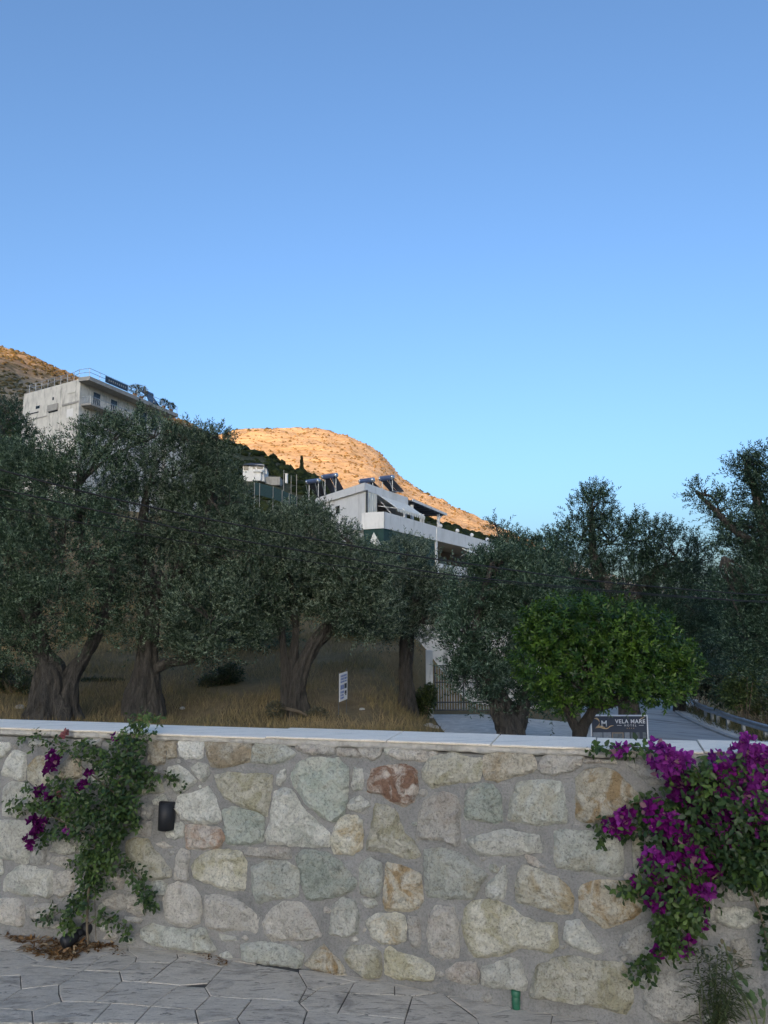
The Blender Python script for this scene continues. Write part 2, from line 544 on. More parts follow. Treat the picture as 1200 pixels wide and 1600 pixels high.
# paved driveway up to the gate and the road to the right: sheets laid on the ground
def strip(name, edge_l, edge_r, mat, n, dz, cross=8):
    L = spline(edge_l, n); R_ = spline(edge_r, n)
    V = []; Fc = []
    for a, b in zip(L, R_):
        for k in range(cross + 1):
            p = a + (b - a) * k / cross
            V.append((p[0], p[1], max(h_road(p[0], p[1]), h_ground(p[0], p[1])) + dz))
    for j in range(len(L) - 1):
        for k in range(cross):
            i = j * (cross + 1) + k
            Fc.append((i, i + 1, i + cross + 2, i + cross + 1))
    return mesh(name, V, Fc, mat, None, True)
tag(strip('driveway', [(1.6, 6.5), (1.75, 12), (1.7, 20), (1.75, 25), (1.9, 31)],
          [(8.0, 5.5), (8.0, 12), (8.0, 20), (8.0, 25), (7.6, 31)], M_DRIVE, 10, 0.03), kind='structure')
tag(strip('road', [(6.6, 5.5), (6.2, 12), (6.2, 20), (7.2, 28), (9.5, 38), (13.0, 50), (19, 66)],
          [(14.0, 5.0), (13.4, 12), (12.6, 20), (12.75, 27), (14.2, 36), (16.6, 45), (23, 60)], M_ROAD, 10, 0.055), kind='structure')

# ------------------------------------------------------------------ hills
def hill(name, sil, Rb, Rr, zb, mat, amp, step, power=1.3, back=250, nrow=90, seed=0.0, far=60):
    xs = np.arange(sil[0][0], sil[-1][0] + 1, step)
    sx = [s[0] for s in sil]; sy = [s[1] for s in sil]
    V = []; Fc = []
    for x in xs:
        py = np.interp(x, sx, sy)
        top = pt(x, py, Rr)
        dx = top.x / Rr
        for j in range(nrow + 4):
            if j <= nrow:
                t = j / nrow
                Y = Rb + (Rr - Rb) * t
                z = zb + (top.z - zb) * (1 - (1 - t) ** power)
            else:
                q = (j - nrow) / 3
                Y = Rr + back * q
                z = top.z - (top.z + 8) * q ** 1.5 * 0.9
            X = dx * Y
            w = min(1.0, j / 6) * (1.0 if j < nrow - 1 else 0.35)
            p = Vector((X / far, Y / far, z / (far * 0.55) + seed))
            nn = mnoise.fractal(p, 0.9, 2.1, 6)
            led = mnoise.noise(Vector((X / 45, Y / 60, z / 3.2 + seed)))
            V.append((X, Y, z + w * amp * (nn * 0.8 + led * 0.28)))
    m = nrow + 4
    for i in range(len(xs) - 1):
        for j in range(m - 1):
            Fc.append((i * m + j, (i + 1) * m + j, (i + 1) * m + j + 1, i * m + j + 1))
    o = mesh(name, V, Fc, mat, None, True)
    return tag(o, kind='structure'), np.array(V).reshape(len(xs), m, 3)

SIL_FAR = [(-700, 640), (-300, 660), (100, 690), (300, 690), (345, 682), (372, 676), (400, 673), (440, 672), (480, 673), (515, 678),
           (545, 686), (570, 698), (592, 713), (610, 731), (622, 746), (640, 757), (665, 771), (700, 790), (735, 809),
           (770, 825), (820, 848), (880, 874), (960, 905), (1100, 940), (1400, 950), (2000, 955)]
SIL_LEFT = [(-1500, 300), (-900, 380), (-400, 450), (-150, 508), (0, 547), (25, 552), (50, 562), (80, 573), (110, 588), (160, 610),
            (210, 632), (270, 655), (320, 676), (360, 700), (420, 735), (480, 770), (560, 830), (640, 900)]
SIL_MID = [(-1200, 560), (-600, 600), (0, 650), (200, 668), (300, 676), (345, 690), (375, 703), (405, 712), (430, 722), (455, 735),
           (480, 741), (500, 752), (540, 772), (600, 792), (700, 822), (770, 845), (860, 880), (1000, 930), (1500, 975)]
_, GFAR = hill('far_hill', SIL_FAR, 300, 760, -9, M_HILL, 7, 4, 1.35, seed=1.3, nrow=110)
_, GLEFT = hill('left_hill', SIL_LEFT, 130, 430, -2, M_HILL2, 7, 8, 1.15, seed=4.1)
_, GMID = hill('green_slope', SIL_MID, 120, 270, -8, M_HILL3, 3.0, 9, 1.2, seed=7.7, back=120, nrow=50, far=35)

# unseen ridge added behind the camera, shaped to shade all but the upper hills
PERP = Vector((LDIR.y, -LDIR.x, 0))
RD = 3500.0
tanE = math.tan(SUN_ELEV)
def shade_h(s):
    # wanted shade height on the hills, by where the light goes (s = sideways coordinate)
    tab = [(-4000, -430), (-1300, -300), (-800, 20), (-400, 130), (-230, 106), (-150, 100), (-110, 74), (-70, 52), (-10, 52), (30, 62), (70, 80), (140, 105), (400, 130), (800, 20), (1300, -300), (4000, -430)]  # low ends let more sky glow reach the wall
    return float(np.interp(s, [a for a, _ in tab], [b for _, b in tab]))
V = []; Fc = []
ss = np.concatenate([np.linspace(-4000, -420, 24), np.linspace(-400, 420, 110), np.linspace(440, 4000, 24)])
for s in ss:
    ref = 420 if s < -130 else 560
    H = shade_h(s) + tanE * (RD + ref) + 4 * mnoise.noise(Vector((s / 40, 0, 9)))
    for dz, off in ((0, 900), (0.55, 350), (1.0, 0), (0.6, -500), (0, -1500)):
        p = -LDIR * (RD - off) + PERP * s
        V.append((p.x, p.y, -7 + (H + 7) * dz))
for i in range(len(ss) - 1):
    for j in range(4):
        Fc.append((i * 5 + j, (i + 1) * 5 + j, (i + 1) * 5 + j + 1, i * 5 + j + 1))
tag(mesh('added_shade_ridge', V, Fc, M_HILL2, None, True), kind='structure')

# ------------------------------------------------------------------ leaf clouds
T_OLIVE = (np.array([[0, 0, 0], [0.45, 0.5, 0.0], [1, 0, 0], [0.45, -0.5, 0.0]]), [(0, 1, 2, 3)])
T_FOLD = (np.array([[0, 0, 0], [0.35, 0.5, 0.16], [0.75, 0.33, 0.05], [1, 0, -0.12], [0.75, -0.33, 0.05], [0.35, -0.5, 0.16], [0.5, 0, 0]]),
          [(0, 6, 1), (1, 6, 3, 2), (0, 5, 6), (5, 4, 3, 6)])

def norm(a):
    return a / np.maximum(np.linalg.norm(a, axis=-1, keepdims=True), 1e-9)

def leaf_arrays(P, D, N, L, W, tmpl):
    D = norm(D); S = norm(np.cross(N, D)); N2 = np.cross(D, S)
    tv = tmpl[0]
    return (P[:, None, :] + D[:, None, :] * (tv[None, :, 0:1] * L[:, None, None])
            + S[:, None, :] * (tv[None, :, 1:2] * W[:, None, None])
            + N2[:, None, :] * (tv[None, :, 2:3] * W[:, None, None]))

def cloud_mesh(name, verts, colors, tmpl, mat, parent=None, kind=None):
    """verts (n, k, 3), colors (n, 3)"""
    n, k, _ = verts.shape
    me = bpy.data.meshes.new(name)
    me.vertices.add(n * k)
    me.vertices.foreach_set('co', verts.astype(np.float32).ravel())
    fl = tmpl[1]
    lens = np.array([len(f) for f in fl])
    idx = np.concatenate([np.array(f) for f in fl])
    tot = len(idx)
    loops = (np.arange(n)[:, None] * k + idx[None, :]).ravel()
    starts0 = np.concatenate([[0], np.cumsum(lens)[:-1]])
    starts = (np.arange(n)[:, None] * tot + starts0[None, :]).ravel()
    me.loops.add(n * tot)
    me.loops.foreach_set('vertex_index', loops.astype(np.int32))
    me.polygons.add(n * len(fl))
    me.polygons.foreach_set('loop_start', starts.astype(np.int32))
    me.polygons.foreach_set('loop_total', np.tile(lens, n).astype(np.int32))
    at = me.color_attributes.new('Col', 'FLOAT_COLOR', 'POINT')
    c = np.ones((n, k, 4), np.float32)
    c[:, :, :3] = colors[:, None, :]
    at.data.foreach_set('color', c.ravel())
    me.update(calc_edges=True)
    o = link(name, me, mat, parent)
    if kind: o['kind'] = kind
    return o

def rand_unit(n):
    return norm(RNG.normal(size=(n, 3)))

def olive_leaves(lobes, count, leafL=0.098, leafW=0.028, tint=(1, 1, 1), silver=0.35, twig=0.44, up=0.8):
    """lobes: list of (centre, (rx, ry, rz))"""
    vol = np.array([r[0] * r[1] * r[2] for _, r in lobes]) ** (2 / 3)
    per = 17
    ntw = int(count * 3.1 / per)
    pick = RNG.choice(len(lobes), ntw, p=vol / vol.sum())
    C = np.array([l[0] for l in lobes])[pick]; Rr = np.array([l[1] for l in lobes])[pick]
    u = rand_unit(ntw)
    # clumps: keep twigs near a limited set of branch directions so gaps stay open
    rad = RNG.uniform(0.35, 1.0, ntw) ** 0.55
    rad *= 1 + 0.16 * np.sin(u[:, 0] * 7 + C[:, 0]) * np.sin(u[:, 2] * 6 + C[:, 1]) + 0.10 * RNG.normal(size=ntw)
    B = C + u * Rr * rad[:, None]
    cl = np.array([mnoise.noise(Vector(b * 1.5)) for b in B])
    cl2 = np.array([mnoise.noise(Vector(b * 3.7 + 11.0)) for b in B])
    keep = (cl * 0.7 + cl2 * 0.6 + RNG.normal(size=ntw) * 0.13) > -0.13
    B = B[keep]; u = u[keep]; Rr = Rr[keep]; cl = cl[keep]
    n = len(B)
    out = norm(u / Rr)
    td = norm(out * 0.75 + rand_unit(n) * 0.6 + np.array([0, 0, up]))
    tl = RNG.uniform(0.6, 1.3, n) * twig
    # leaves in pairs along the twig, with a little droop
    k = np.arange(per) / (per - 1)
    Pp = B[:, None, :] + td[:, None, :] * (tl[:, None] * k[None, :])[:, :, None]
    Pp[:, :, 2] -= (k[None, :] ** 2) * tl[:, None] * 0.18
    side = rand_unit(n)
    side = norm(side - td * (side * td).sum(1, keepdims=True))
    side2 = np.cross(td, side)
    ang = (np.arange(per) * 1.57 + RNG.uniform(0, 6.3, (n, 1)))
    sd = side[:, None, :] * np.cos(ang)[:, :, None] + side2[:, None, :] * np.sin(ang)[:, :, None]
    D = td[:, None, :] * 0.8 + sd * 0.75 + RNG.normal(size=(n, per, 3)) * 0.15
    N = np.cross(D, sd[:, :, [1, 2, 0]]) * 0.5 + RNG.normal(size=(n, per, 3)) * 0.6 + np.array([0, 0, 0.35])
    m = n * per
    P = Pp.reshape(m, 3); D = D.reshape(m, 3); N = N.reshape(m, 3)
    L = leafL * RNG.uniform(0.7, 1.25, m); W = leafW * RNG.uniform(0.75, 1.3, m)
    V = leaf_arrays(P, D, N, L, W, T_OLIVE)
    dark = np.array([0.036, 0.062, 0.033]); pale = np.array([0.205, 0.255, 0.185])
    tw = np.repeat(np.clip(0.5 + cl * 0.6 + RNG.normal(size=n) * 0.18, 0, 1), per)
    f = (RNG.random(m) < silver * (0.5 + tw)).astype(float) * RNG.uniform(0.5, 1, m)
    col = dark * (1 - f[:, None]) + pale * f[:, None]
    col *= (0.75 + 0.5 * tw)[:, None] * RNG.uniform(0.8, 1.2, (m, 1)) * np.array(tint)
    return V, col

def lobes_px(lb, Y, seed):
    r = random.Random(seed)
    out = []
    for q in lb:
        x, y, rx, ry = q[:4]
        dy = q[4] if len(q) > 4 else r.uniform(-0.5, 0.5) * rx * Y / 1200
        c = pt(x, y, Y + dy)
        out.append((np.array(c), (rx * Y / 1200, (rx + ry) / 2 * Y / 1200 * 0.9, ry * Y / 1200)))
    return out

def px_tube(mb, pts, Y, n=14, lob=0.25, seed=1.0, z0=None, sub=5):
    """pts: (px, py, radius px, depth offset)"""
    P = []
    for i, q in enumerate(pts):
        p = pt(q[0], q[1], Y + (q[3] if len(q) > 3 else 0))
        if i == 0 and z0 is not None: p.z = z0
        P.append((p.x, p.y, p.z, q[2] * Y / 1200))
    S = spline(P, sub)
    mb.tube([s[:3] for s in S], [max(0.008, s[3]) for s in S], n, lob, seed)

def olive(label, Y, trunk, limbs, lobes, count, tint=(1, 1, 1), silver=0.35, seed=1, name='olive_tree', mat=M_LEAF, **kw):
    b = pt(trunk[0][0][0], trunk[0][0][1], Y)
    gz = rough_ground(b.x, b.y)
    root = empty(name, (b.x, b.y, gz), label, 'tree', 'olive trees behind the wall')
    mb = MB()
    for i, t in enumerate(trunk):
        px_tube(mb, [(q[0], q[1], q[2] * .82) + tuple(q[3:]) for q in t], Y, 40, 0.34, seed + i * 2.3, gz - 0.15 if i == 0 or t[0][1] > 1080 else None)
    mb.build('trunk', M_BARK, root, True)
    L = lobes_px(lobes, Y, seed)
    mb = MB()
    r = random.Random(seed)
    for t in limbs:
        px_tube(mb, t, Y, 9, 0.15, seed + 5.0)
    # branches from the limb ends into every lobe, and twigs through the lobes
    ends = [pt(t[-1][0], t[-1][1], Y) for t in (limbs + trunk)]
    for c, rad in L:
        c = Vector(c)
        e = min(ends, key=lambda p: (p - c).length)
        mid = (e + c) / 2 + Vector((r.uniform(-.2, .2), r.uniform(-.2, .2), 0.15))
        rr = 0.05 * Y / 22
        S = spline([tuple(e) + (rr,), tuple(mid) + (rr * .75,), tuple(c) + (rr * .4,)], 4)
        mb.tube([s[:3] for s in S], [s[3] for s in S], 7, 0.12, seed)
        for k in range(7):
            d = Vector((r.gauss(0, 1), r.gauss(0, 1), r.gauss(0.3, .8))).normalized()
            q = c + Vector((d.x * rad[0], d.y * rad[1], d.z * rad[2])) * 0.85
            S = spline([tuple(c) + (rr * .45,), tuple(c.lerp(q, .5) + Vector((0, 0, .1))) + (rr * .3,), tuple(q) + (rr * .12,)], 3)
            mb.tube([s[:3] for s in S], [s[3] for s in S], 5)
    mb.build('branches', M_BARK, root, True)
    V, col = olive_leaves(L, count, tint=tint, silver=silver, **kw)
    cloud_mesh('crown', V, col, T_OLIVE, mat, root, 'stuff')
    return root

DENS = 1.0
olive('broad old olive tree at the left edge with forked trunk and spreading roots', 22,
      [[(78, 1128, 50), (80, 1085, 33), (84, 1050, 24), (66, 1020, 15), (54, 980, 11), (50, 920, 9)],
       [(95, 1110, 28), (108, 1065, 19), (132, 1025, 12), (152, 990, 10), (170, 940, 8), (180, 880, 7)],
       [(55, 1125, 16), (62, 1070, 13), (70, 1030, 10), (68, 990, 7)],
       [(30, 1128, 9), (55, 1104, 11), (74, 1080, 12)], [(130, 1126, 8), (112, 1100, 11), (98, 1075, 12)]],
      [[(54, 980, 11), (20, 900, 8), (10, 820, 5)], [(170, 940, 8), (130, 850, 6), (120, 760, 4)]],
      [(45, 785, 85, 80), (-40, 750, 80, 70), (130, 755, 80, 62), (175, 690, 50, 36), (60, 722, 60, 36), (240, 684, 32, 24), (100, 860, 100, 85),
       (10, 890, 90, 90), (60, 965, 75, 55), (150, 960, 55, 45), (-60, 960, 90, 90), (20, 1010, 40, 35), (205, 664, 36, 26), (150, 680, 26, 22)],
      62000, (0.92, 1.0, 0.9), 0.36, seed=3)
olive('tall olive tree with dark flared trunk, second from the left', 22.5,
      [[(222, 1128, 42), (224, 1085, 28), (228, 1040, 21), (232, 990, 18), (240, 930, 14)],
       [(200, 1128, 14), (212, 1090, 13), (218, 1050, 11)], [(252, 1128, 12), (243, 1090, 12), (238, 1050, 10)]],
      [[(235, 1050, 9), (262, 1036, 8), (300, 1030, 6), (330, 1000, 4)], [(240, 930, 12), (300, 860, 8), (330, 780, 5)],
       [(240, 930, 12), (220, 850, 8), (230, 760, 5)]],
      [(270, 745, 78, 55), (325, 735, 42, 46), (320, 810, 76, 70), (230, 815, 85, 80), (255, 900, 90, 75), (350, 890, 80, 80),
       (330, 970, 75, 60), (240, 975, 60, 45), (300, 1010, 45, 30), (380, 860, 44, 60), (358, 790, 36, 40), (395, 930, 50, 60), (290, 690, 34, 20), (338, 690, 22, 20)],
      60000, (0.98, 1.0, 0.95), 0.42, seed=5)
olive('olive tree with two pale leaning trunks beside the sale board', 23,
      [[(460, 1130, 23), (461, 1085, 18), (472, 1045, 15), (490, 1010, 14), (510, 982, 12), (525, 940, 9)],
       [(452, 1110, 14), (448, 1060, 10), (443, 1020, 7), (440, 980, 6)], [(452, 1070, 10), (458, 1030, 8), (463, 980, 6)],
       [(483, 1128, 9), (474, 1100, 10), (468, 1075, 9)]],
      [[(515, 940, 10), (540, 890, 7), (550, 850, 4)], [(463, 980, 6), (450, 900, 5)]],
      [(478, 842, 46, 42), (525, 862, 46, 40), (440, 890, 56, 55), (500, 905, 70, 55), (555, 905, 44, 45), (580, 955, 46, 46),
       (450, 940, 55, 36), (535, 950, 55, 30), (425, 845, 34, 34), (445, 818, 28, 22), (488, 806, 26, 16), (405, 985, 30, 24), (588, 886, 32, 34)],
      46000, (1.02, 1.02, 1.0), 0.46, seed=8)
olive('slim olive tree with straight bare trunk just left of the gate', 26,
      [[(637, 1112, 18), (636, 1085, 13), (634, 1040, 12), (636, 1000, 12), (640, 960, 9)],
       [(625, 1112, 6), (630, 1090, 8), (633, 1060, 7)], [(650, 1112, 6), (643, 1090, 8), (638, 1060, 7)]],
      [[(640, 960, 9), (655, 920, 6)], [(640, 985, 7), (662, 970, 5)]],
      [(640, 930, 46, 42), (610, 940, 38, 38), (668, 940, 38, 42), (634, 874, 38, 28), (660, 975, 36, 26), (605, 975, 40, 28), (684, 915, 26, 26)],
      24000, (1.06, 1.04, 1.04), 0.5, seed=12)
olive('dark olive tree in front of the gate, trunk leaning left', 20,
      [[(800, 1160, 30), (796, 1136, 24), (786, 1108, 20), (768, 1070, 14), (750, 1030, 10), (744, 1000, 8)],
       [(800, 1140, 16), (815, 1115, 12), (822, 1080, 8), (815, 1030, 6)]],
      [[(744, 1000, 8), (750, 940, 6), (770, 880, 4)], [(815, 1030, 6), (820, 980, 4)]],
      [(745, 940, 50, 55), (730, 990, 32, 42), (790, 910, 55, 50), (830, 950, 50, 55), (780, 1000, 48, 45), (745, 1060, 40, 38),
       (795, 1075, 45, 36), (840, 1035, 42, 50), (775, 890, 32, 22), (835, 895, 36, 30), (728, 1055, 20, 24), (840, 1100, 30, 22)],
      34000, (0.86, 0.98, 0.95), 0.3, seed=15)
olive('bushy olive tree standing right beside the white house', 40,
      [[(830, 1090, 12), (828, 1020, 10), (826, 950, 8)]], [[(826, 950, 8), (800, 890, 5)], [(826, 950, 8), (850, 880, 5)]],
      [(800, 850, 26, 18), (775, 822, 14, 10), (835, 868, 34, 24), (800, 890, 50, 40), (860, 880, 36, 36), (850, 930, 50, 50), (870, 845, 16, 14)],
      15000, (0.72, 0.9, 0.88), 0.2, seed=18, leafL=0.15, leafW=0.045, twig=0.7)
olive('big dark olive tree rising behind the citrus tree', 27,
      [[(985, 1120, 22), (982, 1070, 18), (975, 1010, 16), (970, 950, 12)]],
      [[(970, 950, 12), (930, 880, 8), (925, 820, 5)], [(970, 950, 12), (1030, 890, 8)]],
      [(925, 800, 36, 34), (910, 840, 40, 40), (955, 850, 55, 48), (1005, 845, 60, 36), (1055, 870, 50, 46), (900, 905, 50, 50),
       (975, 920, 75, 60), (1060, 940, 60, 60), (1090, 880, 34, 34), (1030, 1000, 65, 55), (1085, 1010, 50, 60), (960, 985, 60, 50), (930, 775, 22, 14)],
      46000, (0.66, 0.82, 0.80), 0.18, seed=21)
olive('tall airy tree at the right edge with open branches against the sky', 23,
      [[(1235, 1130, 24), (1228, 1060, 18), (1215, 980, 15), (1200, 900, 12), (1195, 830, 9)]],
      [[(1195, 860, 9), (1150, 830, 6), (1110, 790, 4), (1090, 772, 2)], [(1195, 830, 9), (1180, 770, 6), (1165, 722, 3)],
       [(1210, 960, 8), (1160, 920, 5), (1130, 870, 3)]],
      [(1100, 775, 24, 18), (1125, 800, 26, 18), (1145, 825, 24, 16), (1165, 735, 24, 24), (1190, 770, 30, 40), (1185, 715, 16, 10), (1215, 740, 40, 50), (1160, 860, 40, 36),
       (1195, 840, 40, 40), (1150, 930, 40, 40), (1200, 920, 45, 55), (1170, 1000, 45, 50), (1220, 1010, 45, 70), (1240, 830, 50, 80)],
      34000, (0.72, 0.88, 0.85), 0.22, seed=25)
olive('dark olive tree at the far left below the old concrete house', 34,
      [[(5, 1060, 14), (0, 960, 12), (-5, 860, 9)]], [[(-5, 860, 9), (10, 740, 6)]],
      [(5, 670, 40, 40), (-40, 720, 50, 60), (30, 690, 30, 30), (10, 640, 18, 24), (20, 740, 60, 50), (-30, 820, 60, 60)],
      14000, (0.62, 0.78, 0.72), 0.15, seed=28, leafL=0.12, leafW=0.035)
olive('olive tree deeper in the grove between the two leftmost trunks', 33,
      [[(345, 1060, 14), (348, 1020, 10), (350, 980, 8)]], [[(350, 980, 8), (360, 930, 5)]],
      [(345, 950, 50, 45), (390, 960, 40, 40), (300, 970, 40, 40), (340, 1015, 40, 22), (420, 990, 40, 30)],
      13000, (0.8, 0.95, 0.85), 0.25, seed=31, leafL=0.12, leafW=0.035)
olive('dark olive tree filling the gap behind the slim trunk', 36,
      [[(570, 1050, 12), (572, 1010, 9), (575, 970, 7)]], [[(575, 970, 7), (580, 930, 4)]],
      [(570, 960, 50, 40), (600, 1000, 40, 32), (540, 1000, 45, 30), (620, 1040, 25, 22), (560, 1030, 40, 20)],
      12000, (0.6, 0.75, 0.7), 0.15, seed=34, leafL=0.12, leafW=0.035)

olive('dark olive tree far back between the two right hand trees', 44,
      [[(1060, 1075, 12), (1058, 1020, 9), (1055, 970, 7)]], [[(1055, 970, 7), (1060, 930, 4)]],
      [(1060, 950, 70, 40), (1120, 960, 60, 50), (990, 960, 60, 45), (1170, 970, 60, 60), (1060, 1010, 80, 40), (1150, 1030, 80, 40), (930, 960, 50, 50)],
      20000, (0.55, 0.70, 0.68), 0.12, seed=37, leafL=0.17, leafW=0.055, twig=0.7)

# ------------------------------------------------------------------ citrus tree
def citrus():
    Y = 14.0
    b = pt(906, 1150, Y)
    gz = rough_ground(b.x, b.y)
    root = empty('citrus_tree', (b.x, b.y, gz), 'round glossy green citrus tree with forked trunk behind the wall', 'tree')
    mb = MB()
    px_tube(mb, [(908, 1165, 13), (905, 1148, 11), (897, 1132, 8), (888, 1115, 6), (875, 1090, 4), (860, 1050, 2)], Y, 12, 0.12, 2.0, gz - 0.1)
    px_tube(mb, [(906, 1150, 9), (914, 1130, 8.5), (925, 1112, 7.5), (940, 1098, 6.5), (960, 1070, 5), (985, 1030, 3)], Y, 12, 0.12, 3.0)
    px_tube(mb, [(930, 1108, 5), (955, 1102, 4), (990, 1090, 3), (1030, 1060, 2)], Y, 9, 0.1, 4.0)
    mb.build('trunk', M_BARK2, root, True)
    mb = MB()
    r = random.Random(5)
    lob = [(945, 985, 62, 44), (880, 990, 55, 44), (1000, 1000, 58, 44), (850, 1035, 46, 46), (920, 1040, 64, 44), (990, 1050, 68, 44), (1045, 1035, 42, 40),
           (880, 1080, 48, 28), (960, 1085, 60, 22), (1030, 1075, 48, 26), (930, 962, 36, 26), (980, 966, 32, 22), (1070, 1045, 22, 24), (840, 990, 32, 36), (885, 1102, 30, 14), (880, 955, 30, 20)]
    L = lobes_px(lob, Y, 4)
    s0 = pt(940, 1098, Y)
    for c, rad in L:
        c = Vector(c)
        S = spline([tuple(s0) + (0.035,), tuple(s0.lerp(c, .5)) + (0.025,), tuple(c) + (0.012,)], 4)
        mb.tube([s[:3] for s in S], [s[3] for s in S], 6)
    mb.build('branches', M_BARK2, root, True)
    vol = np.array([q[1][0] * q[1][2] for q in L])
    n = 3900; per = 9
    pick = RNG.choice(len(L), n, p=vol / vol.sum())
    C = np.array([l[0] for l in L])[pick]; Rr = np.array([l[1] for l in L])[pick]
    u = rand_unit(n)
    B = C + u * Rr * (RNG.uniform(0.45, 1.08, n) ** 0.6)[:, None]
    cl = np.array([mnoise.noise(Vector(q * 3.2)) for q in B])
    keep = (cl + RNG.normal(size=n) * 0.2) > -0.15
    B = B[keep]; u = u[keep]; cl = cl[keep]; n = len(B)
    td = norm(u + rand_unit(n) * 0.45 + np.array([0, 0, 0.55]))
    ang = np.arange(per) * 2.4 + RNG.uniform(0, 6.3, (n, 1))
    s1 = norm(np.cross(td, rand_unit(n))); s2 = np.cross(td, s1)
    sd = s1[:, None] * np.cos(ang)[..., None] + s2[:, None] * np.sin(ang)[..., None]
    k = np.arange(per) / per
    P = B[:, None] + td[:, None] * (k[None, :, None] * 0.16)
    D = sd * (1.05 - 0.5 * k)[None, :, None] + td[:, None] * (0.25 + 0.6 * k)[None, :, None] + np.array([0, 0, -0.12])
    N = td[:, None] * 0.9 - sd * 0.3 + RNG.normal(size=(n, per, 3)) * 0.25
    m = n * per
    Lf = RNG.uniform(0.062, 0.105, m); W = Lf * RNG.uniform(0.36, 0.48, m)
    V = leaf_arrays(P.reshape(m, 3), D.reshape(m, 3), N.reshape(m, 3), Lf, W, T_FOLD)
    deep = np.array([0.020, 0.060, 0.011]); young = np.array([0.090, 0.165, 0.018])
    t = np.clip(np.repeat(0.22 + cl * 0.6 + RNG.normal(size=n) * 0.22, per) + np.tile(k, n) * 0.2, 0, 1)
    col = deep * (1 - t[:, None]) + young * t[:, None]
    col *= RNG.uniform(0.75, 1.25, (m, 1))
    cloud_mesh('crown', V, col, T_FOLD, M_CLEAF, root, 'stuff')
citrus()

# ------------------------------------------------------------------ shrubs, dry grass
def shrub(name, label, lob, Y, count, c0, c1, L0=0.09, cat='shrub', fold=True):
    base = lob[0]
    b = pt(base[0], base[1], Y)
    gz = rough_ground(b.x, b.y)
    root = empty(name, (b.x, b.y, gz), label, cat)
    L = lobes_px(lob, Y, 2)
    mb = MB()
    r = random.Random(count)
    for c, rad in L:
        for k in range(4):
            q = Vector(c) + Vector((r.gauss(0, .4) * rad[0], r.gauss(0, .4) * rad[1], r.uniform(0, .6) * rad[2]))
            mb.tube([Vector((b.x, b.y, gz - .05)), (Vector((b.x, b.y, gz)) + q) / 2 + Vector((r.gauss(0, .05), 0, .05)), q], [0.025, 0.018, 0.006], 6)
    mb.build('stems', M_STEM, root, True)
    vol = np.array([q[1][0] * q[1][2] for q in L])
    pick = RNG.choice(len(L), count, p=vol / vol.sum())
    C = np.array([l[0] for l in L])[pick]; Rr = np.array([l[1] for l in L])[pick]
    u = rand_unit(count)
    B = C + u * Rr * (RNG.uniform(0.3, 1.1, count) ** 0.6)[:, None]
    B[:, 2] = np.maximum(B[:, 2], gz + 0.02)
    D = u * 0.6 + rand_unit(count) * 0.7 + np.array([0, 0, 0.2])
    N = rand_unit(count) * 0.7 + np.array([0, 0, 0.8])
    Lf = RNG.uniform(0.7, 1.3, count) * L0
    V = leaf_arrays(B, D, N, Lf, Lf * 0.45, T_FOLD if fold else T_OLIVE)
    t = np.clip(RNG.normal(0.4, 0.3, (count, 1)), 0, 1)
    col = np.array(c0) * (1 - t) + np.array(c1) * t
    cloud_mesh('foliage', V, col, T_FOLD if fold else T_OLIVE, M_CLEAF, root, 'stuff')
shrub('shrub', 'low dark bush at the foot of the slim olive trunk by the gate', [(663, 1098, 16, 22), (655, 1105, 12, 14), (671, 1085, 10, 16)], 26.5, 2600, (0.03, 0.05, 0.018), (0.075, 0.10, 0.03), 0.10)
shrub('shrub', 'bright green shrub behind the road barrier under the trees', [(1160, 1060, 24, 26), (1150, 1085, 26, 22), (1178, 1040, 16, 22)], 34, 3200, (0.05, 0.085, 0.028), (0.12, 0.16, 0.05), 0.16)
shrub('shrub', 'overgrown green bank shrub at the right edge above the barrier', [(1195, 1095, 40, 26), (1165, 1100, 26, 16), (1220, 1080, 30, 30), (1130, 1090, 22, 16)], 36, 4200, (0.05, 0.08, 0.03), (0.12, 0.14, 0.06), 0.15)
shrub('shrub', 'dark shrub under the right trees beyond the barrier', [(1090, 1065, 34, 28), (1120, 1075, 22, 20), (1060, 1060, 26, 24)], 42, 3600, (0.02, 0.03, 0.018), (0.045, 0.06, 0.03), 0.17)

shrub('shrub', 'dark green undergrowth beneath the second olive tree', [(345, 1064, 26, 18), (362, 1056, 18, 20), (325, 1070, 16, 12)], 27, 2600, (0.03, 0.045, 0.02), (0.08, 0.10, 0.045), 0.10)
shrub('shrub', 'low green bush at the left edge under the broad olive tree', [(18, 1062, 30, 22), (-10, 1055, 26, 26), (40, 1072, 14, 12)], 26, 2800, (0.035, 0.05, 0.022), (0.085, 0.11, 0.045), 0.10)
shrub('shrub', 'thin dark undergrowth between the two leftmost trunks', [(150, 1075, 26, 16), (175, 1082, 18, 10)], 27, 1300, (0.04, 0.05, 0.022), (0.10, 0.11, 0.05), 0.09)
shrub('shrub', 'scrubby grey green bush at the foot of the leaning trunks', [(497, 1118, 16, 12), (482, 1122, 12, 8), (430, 1108, 14, 12)], 22.6, 1500, (0.06, 0.06, 0.035), (0.15, 0.14, 0.085), 0.07)

